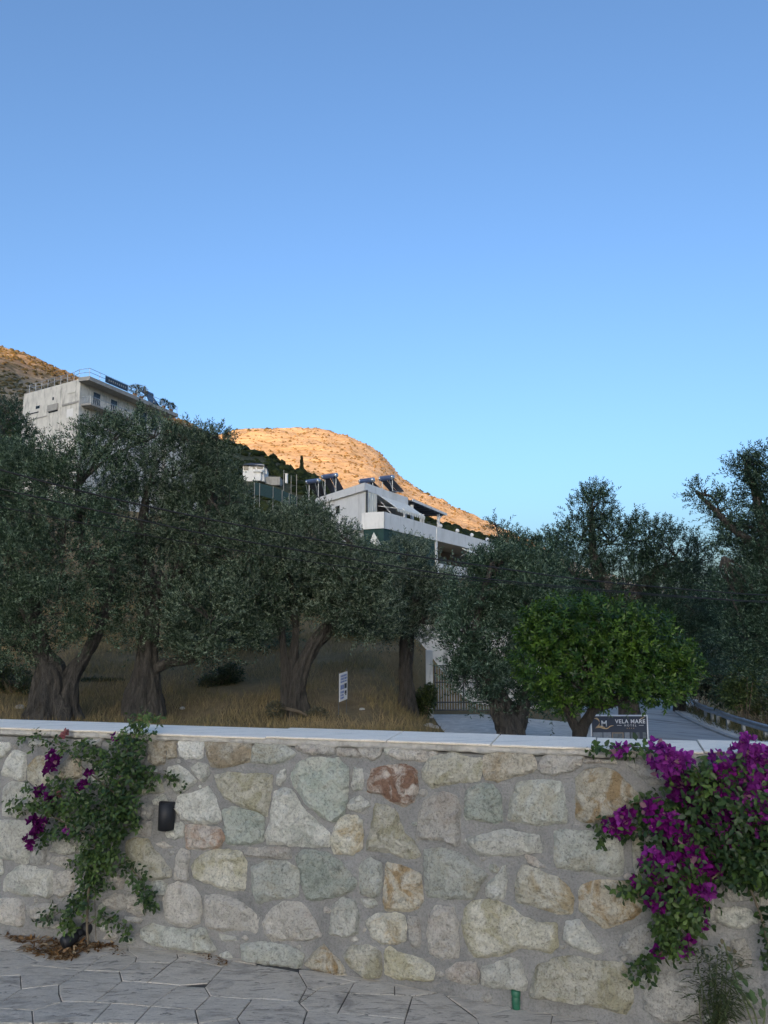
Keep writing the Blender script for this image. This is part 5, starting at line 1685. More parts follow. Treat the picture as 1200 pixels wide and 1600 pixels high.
    h('w', (880, 290), (900, 240), (1000, 215), (1100, 240), (1140, 310), (1060, 345), (960, 330))
    h('s', (940, 120), (1000, 60), (1080, 60), (1140, 110), (1090, 180), (980, 180))
    h('p', (990, 420), (1060, 400), (1100, 480), (1110, 560), (1040, 580), (990, 520))
    h('s', (860, 560), (960, 610), (1100, 640), (1180, 700), (1180, 860), (1000, 880), (860, 820))
    g('o', (80, 330), (130, 280), (230, 270), (310, 290), (380, 360), (445, 430), (420, 490), (330, 520), (220, 580), (130, 580), (80, 550))
    g('s', (370, 230), (480, 210), (600, 290), (620, 350), (500, 355), (420, 290))
    g('p', (120, 210), (300, 215), (310, 240), (130, 236))
    g('y', (405, 690), (460, 670), (480, 860), (422, 890), (408, 780))
    px('p', (1060, 1215), (1130, 1200), (1150, 1260), (1100, 1290), (1060, 1270)); px('w', (1160, 1200), (1230, 1195), (1240, 1270), (1170, 1280))
    px('g', (1010, 1310), (1090, 1300), (1110, 1370), (1030, 1390)); px('p', (1125, 1300), (1230, 1300), (1225, 1360), (1140, 1370))
    px('s', (1030, 1405), (1110, 1390), (1120, 1440), (1050, 1470)); px('p', (1180, 1390), (1260, 1380), (1270, 1460), (1190, 1450))
    px('p', (1000, 1185), (1050, 1182), (1050, 1205), (1010, 1205)); px('w', (1070, 1188), (1140, 1186), (1150, 1196), (1075, 1205))
    a('w', (-40, 190), (50, 187), (60, 220), (30, 270), (-40, 290))
    a('w', (10, 350), (40, 280), (70, 237), (145, 252), (150, 330), (140, 410), (100, 405), (10, 380))
    a('Y', (155, 340), (200, 280), (280, 270), (320, 330), (300, 430), (250, 450), (200, 440), (160, 410))
    a('t', (345, 330), (400, 270), (465, 280), (475, 390), (400, 410), (345, 400))
    a('w', (520, 360), (560, 330), (620, 350), (600, 440), (560, 440))
    a('W', (160, 180), (200, 165), (270, 170), (265, 210), (165, 212))
    a('p', (430, 175), (600, 165), (580, 215), (440, 210))
    a('w', (20, 450), (60, 420), (150, 430), (200, 480), (200, 560), (110, 625), (10, 615), (10, 540))
    px('w', (-25, 1284), (30, 1283), (60, 1290), (45, 1335), (40, 1350), (13, 1343), (-25, 1339))
    px('s', (56, 1327), (72, 1317), (71, 1343), (68, 1352), (47, 1350), (47, 1335))
    z2('w', (60, 620), (150, 530), (230, 475), (400, 490), (480, 520), (600, 530), (590, 660), (600, 800), (540, 850), (430, 820), (300, 830), (150, 790), (40, 760))
    z2('w', (570, 300), (620, 230), (750, 170), (880, 240), (890, 320), (760, 345))
    z2('p', (570, 430), (620, 360), (770, 380), (830, 420), (800, 510), (680, 480))
    z2('p', (620, 560), (850, 540), (860, 760), (750, 830), (680, 860), (622, 780))
    z2('p', (-100, 860), (200, 862), (260, 930), (280, 1100), (250, 1190), (100, 1170), (-100, 1100))
    z2('p', (300, 950), (440, 910), (650, 930), (640, 1010), (560, 1090), (420, 1110), (340, 1080))
    z2('w', (-150, 660), (30, 560), (20, 450), (0, 400), (-150, 400))
    z2('p', (430, 1135), (700, 1130), (710, 1210), (440, 1200))
    z3('t', (540, 200), (640, 182), (715, 200), (715, 420), (620, 440), (540, 400)); z3('t', (728, 190), (820, 192), (835, 360), (740, 380))
    z3('W', (860, 190), (1110, 187), (1110, 365), (960, 370), (860, 350))
    z3('p', (330, 330), (480, 230), (520, 320), (480, 430), (370, 430))
    z3('w', (740, 470), (850, 440), (960, 510), (1040, 610), (960, 680), (840, 740), (800, 680), (740, 600))
    z3('y', (430, 700), (600, 560), (660, 560), (700, 720), (600, 730), (450, 760))
    z3('w', (580, 800), (640, 770), (700, 750), (740, 810), (650, 850), (590, 850)); z3('p', (470, 850), (560, 820), (590, 870), (580, 990), (480, 1000))
    z3('p', (420, 1060), (490, 1010), (570, 1030), (560, 1180), (480, 1180), (400, 1130)); z3('w', (720, 1150), (790, 1060), (880, 1030), (920, 1080), (900, 1180), (830, 1210), (740, 1190))
    z4('y', (310, 180), (330, 100), (420, 70), (540, 90), (600, 190), (700, 310), (760, 400), (760, 475), (640, 500), (560, 510), (480, 480), (400, 400), (320, 330))
    z4('p', (830, 250), (880, 180), (970, 210), (970, 300), (940, 400), (960, 490), (900, 510), (810, 490)); z4('p', (610, 130), (700, 100), (830, 150), (800, 180), (700, 170))
    z4('p', (50, 550), (60, 480), (180, 440), (280, 480), (275, 600), (150, 600)); z4('p', (60, 720), (180, 650), (280, 650), (300, 780), (290, 820), (130, 800))
    z4('p', (310, 660), (440, 650), (500, 760), (510, 860), (440, 880), (310, 820)); z4('p', (290, 872), (480, 910), (450, 950), (300, 930))
    z4('g', (540, 540), (640, 500), (740, 540), (700, 660), (620, 660)); z4('p', (60, 1120), (150, 1020), (230, 1080), (200, 1130))
    sp = [(code, [wall_uv(x, y, .008) for x, y in p]) for code, p in stones]
    # the wall goes on past both edges of the picture
    r = random.Random(4)
    for ua, ub in ((U0, -.35), (3.62, U1)):
        zz = .03
        while zz < .9:
            hh = r.uniform(.16, .24); u = ua
            while u < ub:
                w = r.uniform(.17, .32)
                j = lambda: r.uniform(-.025, .025)
                q = [(u + .02 + j(), zz + .02 + j()), (u + w / 2, zz + j() * .6), (u + w - .02 + j(), zz + .02 + j()), (u + w - .01, zz + hh / 2), (u + w - .03 + j(), zz + hh - .02 + j()), (u + w / 2, zz + hh + j() * .4), (u + .03 + j(), zz + hh - .02 + j()), (u + .01, zz + hh / 2)]
                q = [(x, min(y, .93)) for x, y in q]
                if u + w < ub + .05: sp.append((r.choice('wpgyYsG'), q))
                u += w
            zz += hh
    rr = random.Random(21)
    outlines = []
    def outline(q, step, k, amp=1.0):
        n = len(q); Q = np.array(q); ch = []
        for i in range(n):
            A_, B_ = Q[i], Q[(i + 1) % n]
            ch += [A_ * .93 + B_ * .07, A_ * .07 + B_ * .93]
        ch = np.array(ch + [ch[0]])
        cc = ch[:-1].mean(0)
        ch = cc + (ch - cc) * 1.065
        seg = np.linalg.norm(np.diff(ch, axis=0), axis=1); cum = np.concatenate([[0], np.cumsum(seg)])
        N = max(14, int(cum[-1] / step))
        t = np.linspace(0, cum[-1], N, endpoint=False)
        ring = np.stack([np.interp(t, cum, ch[:, 0]), np.interp(t, cum, ch[:, 1])], 1)
        for i in range(N):
            p = Vector((ring[i, 0] * 26, ring[i, 1] * 26, k * .7))
            ring[i] += amp * (.0055 * np.array([mnoise.noise(p), mnoise.noise(p + Vector((9, 3, 1)))]) + .003 * np.array([mnoise.noise(p * 3.1), mnoise.noise(p * 3.1 + Vector((9, 3, 1)))]))
        area = sum(ring[i, 0] * ring[(i + 1) % N, 1] - ring[(i + 1) % N, 0] * ring[i, 1] for i in range(N)) / 2
        return (ring if area > 0 else ring[::-1]), abs(area)
    def make_stone(code, ring, area, k):
        N = len(ring)
        size = math.sqrt(area)
        step = min(.017, max(.008, size / 11))
        lo, hi = ring.min(0), ring.max(0)
        pts = []
        for yi in np.arange(lo[1] + step / 2, hi[1], step):
            for xi in np.arange(lo[0] + step / 2, hi[0], step):
                pts.append((xi + rr.uniform(-.35, .35) * step, yi + rr.uniform(-.35, .35) * step))
        if pts:
            P = np.array(pts)
            a_ = ring; b_ = np.roll(ring, -1, 0)
            ins = np.zeros(len(P), bool)
            for (x0, y0), (x1, y1) in zip(a_, b_):
                c_ = ((y0 > P[:, 1]) != (y1 > P[:, 1])) & (P[:, 0] < (x1 - x0) * (P[:, 1] - y0) / (y1 - y0 + 1e-12) + x0)
                ins ^= c_
            dist = np.min(np.linalg.norm(P[:, None] - ring[None], axis=2), axis=1)
            ok = ins & (dist > step * .45)
            P = P[ok]; dist = dist[ok]
        else:
            P = np.zeros((0, 2)); dist = np.zeros(0)
        allp = np.vstack([ring, P]); dd = np.concatenate([np.zeros(N), dist])
        res = delaunay_2d_cdt([Vector(p) for p in allp], [], [list(range(N))], 1, 1e-6)
        hgt = rr.uniform(.007, .013) + size * .022
        tilt = (rr.uniform(-.07, .07), rr.uniform(-.07, .07))
        cc = ring.mean(0)
        v = []
        for vi, p in enumerate(res[0]):
            src = res[3][vi]
            d_ = dd[src[0]] if src else 0.0
            q3 = Vector((p.x * 15, p.y * 15, k * 1.3))
            e_ = 1 - math.exp(-d_ / .007)
            rid = 1 - 2 * abs(mnoise.noise(q3 * .9))
            o = .003 + hgt * e_ + e_ * (.009 * mnoise.noise(q3) + .008 * mnoise.noise(q3 * 2.6) + .006 * mnoise.noise(q3 * 5.5) + .007 * rid
                                        + tilt[0] * (p.x - cc[0]) + tilt[1] * (p.y - cc[1]))
            v.append(wall_pt(p.x, p.y, max(.002, o)))
        f_ = [tuple(t_) for t_ in res[2]]
        b0 = len(v)
        idx = {}
        for vi, src in enumerate(res[3]):
            for s0 in src:
                if s0 < N: idx[s0] = vi
        for i in range(N): v.append(wall_pt(ring[i, 0], ring[i, 1], -.02))
        for i in range(N):
            j = (i + 1) % N
            if i in idx and j in idx: f_.append((b0 + i, b0 + j, idx[j], idx[i]))
        mesh('stone', v, f_, STONE[code], root, False)
    for k, (code, q) in enumerate(sp):
        ring, area = outline(q, .009, k)
        outlines.append(ring)
        make_stone(code, ring, area, k)
    # small filler chips pressed into the wider joints
    allr = np.vstack(outlines); cents = np.array([r_.mean(0) for r_ in outlines])
    k = 500; chips = []; tries = 0
    while len(chips) < 60 and tries < 6000:
        tries += 1
        c_ = np.array([rr.uniform(-.1, 3.6), rr.uniform(.03, .93)])
        d_ = np.linalg.norm(allr - c_, axis=1).min()
        if d_ < .013 or any(np.linalg.norm(c_ - h_[0]) < .05 for h_ in chips): continue
        inside = False
        for r_ in outlines:
            if abs(r_.mean(0) - c_).max() > .3: continue
            a_ = r_; b_ = np.roll(r_, -1, 0)
            w_ = ((a_[:, 1] > c_[1]) != (b_[:, 1] > c_[1])) & (c_[0] < (b_[:, 0] - a_[:, 0]) * (c_[1] - a_[:, 1]) / (b_[:, 1] - a_[:, 1] + 1e-12) + a_[:, 0])
            if w_.sum() % 2: inside = True; break
        if inside: continue
        rad = min(d_ - .004, .022)
        chips.append((c_, rad))
        n_ = 6; a0 = rr.uniform(0, 6)
        q = [(c_[0] + math.cos(a0 + i * 6.283 / n_) * rad * rr.uniform(.75, 1.35), c_[1] + math.sin(a0 + i * 6.283 / n_) * rad * rr.uniform(.6, 1.0)) for i in range(n_)]
        ring, area = outline(q, .006, k, .4)
        make_stone(rr.choice('wpgps'), ring, area, k); k += 1

    # coping: mortar bed, then slabs with rough front edges
    V = []; Fc = []
    nu = 420
    for i in range(nu):
        u = U0 + (U1 - U0) * i / (nu - 1)
        z = TOPZ(u)
        w = .006 * mnoise.noise(Vector((u * 14, 0, 3))) + .005 * mnoise.noise(Vector((u * 47, 0, 3)))
        lo = .055 + .008 * mnoise.noise(Vector((u * 10, 5, 3))) + .004 * mnoise.noise(Vector((u * 40, 5, 3)))
        V += [wall_pt(u, z - .0105, .011 + w), wall_pt(u, z - lo * .6, .013 + w * 1.2), wall_pt(u, z - lo * .75, -.002 + w), wall_pt(u, z - lo, -.24), wall_pt(u, z - .0105, -.24)]
    for i in range(nu - 1):
        for k in range(5): Fc.append((i * 5 + k, i * 5 + (k + 1) % 5, (i + 1) * 5 + (k + 1) % 5, (i + 1) * 5 + k))
    mesh('mortar_bed', V, [t[::-1] for t in Fc], M_BED, root, True)
    js = [U0] + [U0 + .5 * i for i in range(1, 5)] + [wall_uv(x, y, .02)[0] for x, y in ((184, 1138), (415, 1146), (604, 1152), (767, 1160), (930, 1168), (1100, 1172))] + [3.75, 4.15, U1]
    js = sorted(js)
    for k, (ua, ub) in enumerate(zip(js[:-1], js[1:])):
        if ub - ua < .12: continue
        n = 22
        V = []; Fc = []
        dz = rr.uniform(-.004, .004); ov = rr.uniform(-.005, .006)
        for i in range(n + 1):
            u = ua + .003 + (ub - ua - .006) * i / n
            z = TOPZ(u) + dz
            w = ov + .006 * mnoise.noise(Vector((u * 11, 0, k))) + .004 * mnoise.noise(Vector((u * 38, 2, k)))
            zz = .002 * mnoise.noise(Vector((u * 9, 4, k)))
            V += [wall_pt(u, z - .009, .020 + w), wall_pt(u, z - .003 + zz, .023 + w), wall_pt(u, z + zz, .018 + w), wall_pt(u, z + zz * .5, -.12),
                  wall_pt(u, z, -.262), wall_pt(u, z - .003, -.268), wall_pt(u, z - .0095, -.265)]
        for i in range(n):
            for q in range(7): Fc.append((i * 7 + q, (i + 1) * 7 + q, (i + 1) * 7 + (q + 1) % 7, i * 7 + (q + 1) % 7))
        Fc += [tuple(range(7)), tuple(n * 7 + q for q in range(7))[::-1]]
        mesh('coping_slab', V, Fc, M_COPING, root, False)
stone_wall()

# ------------------------------------------------------------------ wall lamp, spotlight, small things at the wall foot
def wall_lamp():
    c = px_wall(256, 1276, .0)
    u, z = wall_uv(256, 1276, .05)
    H = .125; W = .074
    root = empty('wall_lamp', wall_pt(u, z, .02), 'black half round up and down wall lamp on the stone wall', 'lamp')
    v = []; f = []
    n = 14
    for zz in (z - H / 2, z + H / 2):
        for rad in (W / 2, W / 2 - .003):
            for i in range(n + 1):
                a = math.pi * i / n
                v.append(wall_pt(u - math.cos(a) * rad, zz, .028 + math.sin(a) * rad * 1.05))
    m = n + 1
    for i in range(n):
        f += [(i, i + 1, 2 * m + i + 1, 2 * m + i), (m + i + 1, m + i, 3 * m + i, 3 * m + i + 1), (i + 1, i, m + i, m + i + 1), (2 * m + i, 2 * m + i + 1, 3 * m + i + 1, 3 * m + i)]
    mesh('body', v, f, M_BLACK, root, True)
    q = lambda du, dz, o: wall_pt(u + du, z + dz, o)
    MB().hexa([q(-W / 2, -H / 2, .016), q(W / 2, -H / 2, .016), q(W / 2, -H / 2, .028), q(-W / 2, -H / 2, .028)],
              [q(-W / 2, H / 2, .016), q(W / 2, H / 2, .016), q(W / 2, H / 2, .028), q(-W / 2, H / 2, .028)]).build('back_plate', M_BLACK, root)
    for s_ in (-1, 1):
        zz = s_ * (H / 2 - .012)
        v = [q(0, zz, .03)] + [q(-math.cos(math.pi * i / n) * (W / 2 - .004), zz, .029 + math.sin(math.pi * i / n) * (W / 2 - .004)) for i in range(n + 1)]
        v += [p + Vector((0, 0, .003)) for p in v]
        m2 = n + 2
        f = [(0, i, i + 1) for i in range(1, n + 1)] + [(m2, m2 + i + 1, m2 + i) for i in range(1, n + 1)]
        mesh('lens', v, f, M_LENS, root)
    MB().tube([q(W / 2 - .003, H / 2 - .022, .03), q(W / 2 + .006, H / 2 - .022, .03)], [.004, .004], 8).build('screw', M_BLACK, root)
    MB().tube([q(0, .02, -.005), q(0, .02, .017)], [.025, .025], 10).build('mount', M_BLACK, root)
wall_lamp()

def spotlight():
    a = px_pave(97, 1487); b = px_pave(140, 1472)
    za = pave_z(a.x, a.y)
    root = empty('garden_spotlight', a.lerp(b, .5), 'black garden spotlight lying in the dry leaves by the wall', 'lamp')
    p0 = Vector((a.x, a.y, za + .035)); p1 = Vector((b.x, b.y, za + .075))
    d = (p1 - p0).normalized()
    MB().tube([p0, p0 + d * .012, p0 + d * .06, p0 + d * .075], [.026, .031, .029, .02], 14).build('head', M_BLACK, root, True)
    MB().tube([p0 + d * .06, p0 + d * .115], [.018, .018], 12).build('body', M_BLACK, root, True)
    MB().tube([p0 + d * .10, p0 + d * .112, p0 + d * .15, p0 + d * .163], [.02, .03, .03, .022], 14).build('rear_cap', M_BLACK, root, True)
    e = p0 + d * .14
    MB().bar(e + Vector((.03, 0, 0)), Vector((e.x + .035, e.y, za - .005)), .02).build('bracket', M_BLACK, root)
    e = p0 + d * .03
    MB().tube([Vector((e.x, e.y, za - .01)), e], [.008, .008], 8).build('stake', M_BLACK, root)
spotlight()

def green_tube():
    b = px_pave(807, 1574)
    z = pave_z(b.x, b.y)
    b = b + WN * .012
    root = empty('green_tube', (b.x, b.y, z), 'short green plastic tube end standing at the foot of the wall', 'tube')
    p = lambda h, o=0: Vector((b.x, b.y, z + h))
    MB().tube([p(-.002), p(.003), p(.05), p(.052)], [.0155, .0165, .0165, .015], 18).build('body', M_GREENP, root, True)
    MB().tube([p(.050), p(.053), p(.07), p(.074)], [.0185, .019, .019, .015], 18).build('cap', M_GREENP, root, True)
    for h in (.02, .032):
        MB().tube([p(h), p(h + .003)], [.0176, .0176], 18).build('ring', M_GREENP, root, True)
green_tube()

def drip_pipe():
    pts = [(-60, 1452), (0, 1459), (40, 1460), (80, 1462), (120, 1468)]
    P = []
    for x, y in pts:
        p = px_pave(x, y); P.append((p.x, p.y, pave_z(p.x, p.y) + .012))
    S = spline(P, 6)
    tag(MB().tube(S, [.006] * len(S), 8).build('drip_pipe', M_PIPE, None, True), 'thin dark irrigation pipe along the wall foot at left', 'pipe')
drip_pipe()

def litter(name, label, blobs, n, size=.03):
    P = []
    for k in range(n):
        x, y, rx, ry = blobs[RNG.integers(0, len(blobs))]
        while True:
            q = RNG.uniform(-1, 1, 2)
            if q @ q < 1: break
        p = px_pave(x + q[0] * rx, y + q[1] * ry)
        if (p - WA).dot(WN) < 0.012: continue
        P.append((p.x, p.y, pave_z(p.x, p.y) + RNG.uniform(.003, .014)))
    P = np.array(P); n = len(P)
    D = rand_unit(n) * np.array([1, 1, .25]); N = rand_unit(n) * .5 + np.array([0, 0, 1])
    L = RNG.uniform(.5, 1.3, n) * size
    V = leaf_arrays(P, D, N, L, L * RNG.uniform(.12, .5, n), T_FOLD)
    V[:, :, 2] = np.maximum(V[:, :, 2], np.repeat((P[:, 2:3] - .002), 7, 1))
    pal = np.array([[.20, .11, .05], [.30, .19, .10], [.13, .075, .04], [.38, .28, .17], [.24, .13, .05]])
    col = pal[RNG.integers(0, 5, n)] * RNG.uniform(.7, 1.2, (n, 1))
    tag(cloud_mesh(name, V, col, T_FOLD, M_GRASS), label, 'leaves', kind='stuff')
litter('dry_leaves', 'heap of dry brown leaves around the spotlight at the vine foot',
       [(95, 1490, 42, 8), (70, 1485, 40, 8), (120, 1482, 45, 7), (60, 1470, 45, 6), (150, 1478, 35, 6), (100, 1497, 20, 4), (175, 1470, 18, 4), (30, 1464, 30, 3)], 1500, .030)
litter('dry_leaves', 'small trail of dry leaves at the wall foot right of the vine', [(322, 1494, 16, 3), (345, 1506, 10, 5), (335, 1499, 14, 4)], 120, .018)
litter('dry_leaves', 'few dry leaf scraps on the paving below the vine', [(183, 1487, 6, 6), (190, 1494, 5, 3)], 26, .02)

# ------------------------------------------------------------------ bougainvilleas on the wall
LEAF_ME = None
def vine(name, label, stems, blobs, flowers, leafL, single=None, seed=1):
    r = random.Random(seed)
    b = px_pave(*stems[0][0][:2]) if stems[0][0][1] > 1400 else px_wall(*stems[0][0][:2])
    root = empty(name, b, label, 'climbing plant')
    for s in stems:
        P = []
        for q in s:
            p = px_wall(q[0], q[1], q[3] if len(q) > 3 else .05)
            P.append(tuple(p) + (q[2],))
        S = spline(P, 6)
        MB().tube([x[:3] for x in S], [max(.0009, x[3]) for x in S], 7).build('stem', M_STEM, root, True)
    # leaves: sprigs through the blobs
    Pl = []; Dl = []; Nl = []; Cl = []
    for (x, y, rx, ry, dens, off, tone) in blobs:
        cnt = int(dens * rx * ry / (26 * (leafL / .036) ** 2) * (1.25 if leafL < .028 else .95))
        for k in range(cnt):
            a = r.uniform(0, 6.283); q = r.random() ** .5
            dep = off + r.uniform(-.5, .5) * min(off * 1.7, .16)
            c = px_wall(x + math.cos(a) * q * rx, y + math.sin(a) * q * ry, max(.015, dep))
            td = Vector((r.gauss(0, .6), r.gauss(-.3, .35), r.gauss(.1, .6))).normalized()
            td = (WU * td.x + WN * abs(td.y) + Vector((0, 0, td.z))).normalized()
            s1 = td.orthogonal().normalized(); s2 = td.cross(s1)
            a0 = r.uniform(0, 6.28)
            for j in range(4):
                an = a0 + j * 2.4
                sd = s1 * math.cos(an) + s2 * math.sin(an)
                p = c + td * (j * leafL * .42)
                dd = sd * .95 + td * .45 + Vector((0, 0, -.35))
                nn = td * .55 + WN * .5 + Vector((0, 0, .55)) + Vector((r.gauss(0, .25), r.gauss(0, .25), r.gauss(0, .25)))
                if (p - WA).dot(WN) < .008: continue
                tip = p + dd.normalized() * leafL
                if (tip - WA).dot(WN) < .004: dd = dd + WN * .8
                Pl.append(p); Dl.append(dd); Nl.append(nn)
                t = min(1, max(0, tone + r.gauss(0, .2)))
                Cl.append(t)
    P = np.array([tuple(p) for p in Pl]); D = np.array([tuple(p) for p in Dl]); Nn = np.array([tuple(p) for p in Nl]); t = np.array(Cl)[:, None]
    n = len(P)
    L = leafL * RNG.uniform(.65, 1.25, n); W = L * RNG.uniform(.46, .62, n)
    col = np.array([.024, .052, .020]) * (1 - t) + np.array([.11, .18, .038]) * t
    col *= RNG.uniform(.75, 1.25, (n, 1))
    # the foremost leaves are leaves of their own, the rest one mass
    depth = np.array([(Vector(p) - WA).dot(WN) for p in P])
    order = np.argsort(-depth - RNG.random(n) * .03)
    front = order[:single]; rest = order[single:]
    V = leaf_arrays(P, D, Nn, L, W, T_FOLD)
    cloud_mesh('foliage', V[rest], col[rest], T_FOLD, M_BLEAF, root, 'stuff')
    for i in front:
        cloud_mesh('leaf', V[i:i + 1], col[i:i + 1], T_FOLD, M_BLEAF, root)
    # flower clusters
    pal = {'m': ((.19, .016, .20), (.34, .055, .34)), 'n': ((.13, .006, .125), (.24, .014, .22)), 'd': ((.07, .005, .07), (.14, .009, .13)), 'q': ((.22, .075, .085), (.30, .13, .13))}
    for (x, y, rad, off, tone) in flowers:
        c = px_wall(x, y, off)
        R_ = rad * 2.75e-3
        nf = max(4, int(rad * rad * .125))
        Pb = []; Db = []; Nb = []
        for k in range(nf):
            u_ = Vector((r.gauss(0, 1), r.gauss(0, 1), r.gauss(0, 1))).normalized()
            if u_.dot(WN) < -.2: u_ = u_ - WN * (2 * u_.dot(WN))
            q = c + Vector(u_) * R_ * r.uniform(.45, 1.0)
            if (q - WA).dot(WN) < .01: q = q + WN * (.012 - (q - WA).dot(WN))
            ax = (u_ + WN * .4 + Vector((r.gauss(0, .4), r.gauss(0, .4), r.gauss(.1, .4)))).normalized()
            s1 = ax.orthogonal().normalized(); s2 = ax.cross(s1); a0 = r.uniform(0, 6.28)
            for j in range(3):
                an = a0 + j * 2.094
                sd = s1 * math.cos(an) + s2 * math.sin(an)
                Pb.append(tuple(q)); Db.append(tuple(ax * .65 + sd * .75)); Nb.append(tuple(ax * .75 - sd * .65))
        Pb = np.array(Pb); m = len(Pb)
        Lb = RNG.uniform(.020, .030, m)
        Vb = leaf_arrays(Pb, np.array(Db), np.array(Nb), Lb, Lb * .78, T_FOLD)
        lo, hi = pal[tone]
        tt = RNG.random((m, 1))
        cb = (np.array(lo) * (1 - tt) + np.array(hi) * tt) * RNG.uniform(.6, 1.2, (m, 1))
        cb[RNG.random(m) < .05] = (.30, .16, .20)
        cloud_mesh('flower_cluster', Vb, cb, T_FOLD, M_BRACT, root)
    return root

vine('bougainvillea', 'thin bougainvillea with few dark purple flowers climbing the left of the wall',
     [[(138, 1476, .007, .05), (136, 1440, .006, .05), (140, 1380, .006, .05), (152, 1310, .005, .06), (180, 1240, .005, .06), (200, 1170, .004, .06), (222, 1130, .003, .05)],
      [(152, 1310, .004, .06), (100, 1285, .003, .06), (55, 1262, .002, .06), (20, 1262, .0015, .05)],
      [(180, 1240, .004, .06), (130, 1200, .003, .06), (95, 1165, .002, .05), (45, 1152, .0015, .04)],
      [(145, 1362, .003, .05), (190, 1352, .002, .05), (220, 1375, .002, .05), (238, 1418, .0015, .05)],
      [(136, 1440, .003, .05), (110, 1420, .002, .06), (72, 1438, .0015, .06)], [(150, 1470, .002, .05), (148, 1400, .0015, .04), (148, 1350, .001, .04)],
      [(136, 1445, .003, .05), (165, 1432, .002, .06), (198, 1450, .0015, .06)], [(200, 1215, .003, .05), (240, 1207, .002, .04), (282, 1220, .0012, .04)],
      [(222, 1130, .002, .05), (240, 1118, .0015, .04), (232, 1112, .001, .03)]],
     [(213, 1145, 24, 16, 1.0, .06, .45), (236, 1124, 20, 7, .8, .04, .65), (228, 1116, 12, 6, .9, .04, .7), (205, 1130, 12, 8, .7, .05, .5), (200, 1172, 28, 20, 1.0, .07, .25), (120, 1167, 28, 11, .9, .05, .45), (62, 1153, 26, 6, .8, .035, .3), (70, 1162, 22, 5, .5, .03, .15),
      (150, 1180, 22, 16, .9, .06, .35), (195, 1208, 36, 26, 1.1, .08, .18), (225, 1215, 22, 14, 1.1, .06, .3), (262, 1210, 14, 6, .9, .03, .3), (278, 1220, 12, 7, .9, .03, .3), (150, 1215, 18, 14, .4, .05, .2),
      (98, 1228, 30, 12, .9, .06, .3), (45, 1235, 18, 8, .6, .05, .2), (60, 1258, 48, 11, 1.0, .06, .35), (105, 1262, 40, 16, 1.1, .08, .4), (160, 1250, 44, 28, 1.1, .09, .15), (200, 1262, 24, 22, 1.1, .08, .35), (150, 1290, 44, 26, 1.1, .10, .15),
      (195, 1290, 18, 20, 1.0, .07, .35), (85, 1298, 28, 16, .9, .07, .15), (70, 1312, 16, 8, .7, .06, .2), (158, 1325, 34, 22, 1.2, .09, .35), (152, 1350, 30, 20, 1.2, .08, .4), (135, 1372, 20, 14, 1.0, .06, .3), (150, 1382, 20, 12, .9, .06, .2), (130, 1400, 12, 14, .9, .05, .35),
      (108, 1418, 22, 11, 1.0, .06, .2), (128, 1415, 10, 10, .9, .05, .5), (76, 1434, 14, 7, .9, .05, .15), (108, 1440, 12, 10, 1.0, .05, .5), (110, 1455, 10, 14, 1.2, .05, .7), (158, 1432, 14, 7, .9, .06, .35), (178, 1440, 12, 9, 1.0, .06, .3), (198, 1452, 8, 12, 1.0, .05, .25),
      (195, 1355, 18, 6, 1.0, .05, .2), (215, 1367, 9, 10, 1.2, .05, .2), (222, 1388, 10, 12, 1.2, .05, .2), (234, 1408, 14, 12, 1.2, .05, .15), (118, 1350, 8, 16, .6, .05, .3)],
     [(86, 1185, 12, .08, 'd'), (80, 1198, 8, .08, 'd'), (74, 1207, 6, .06, 'd'), (64, 1237, 9, .08, 'd'), (80, 1242, 10, .08, 'd'), (55, 1282, 10, .09, 'd'), (66, 1290, 12, .10, 'd'), (48, 1310, 8, .08, 'd'), (50, 1320, 7, .07, 'n'), (58, 1300, 8, .08, 'd'),
      (132, 1229, 10, .09, 'd'), (140, 1205, 6, .08, 'd'), (107, 1296, 5, .12, 'm'), (103, 1148, 5, .05, 'q'), (180, 1152, 4, .07, 'n'), (96, 1240, 3, .08, 'q')],
     .026, 60, seed=2)

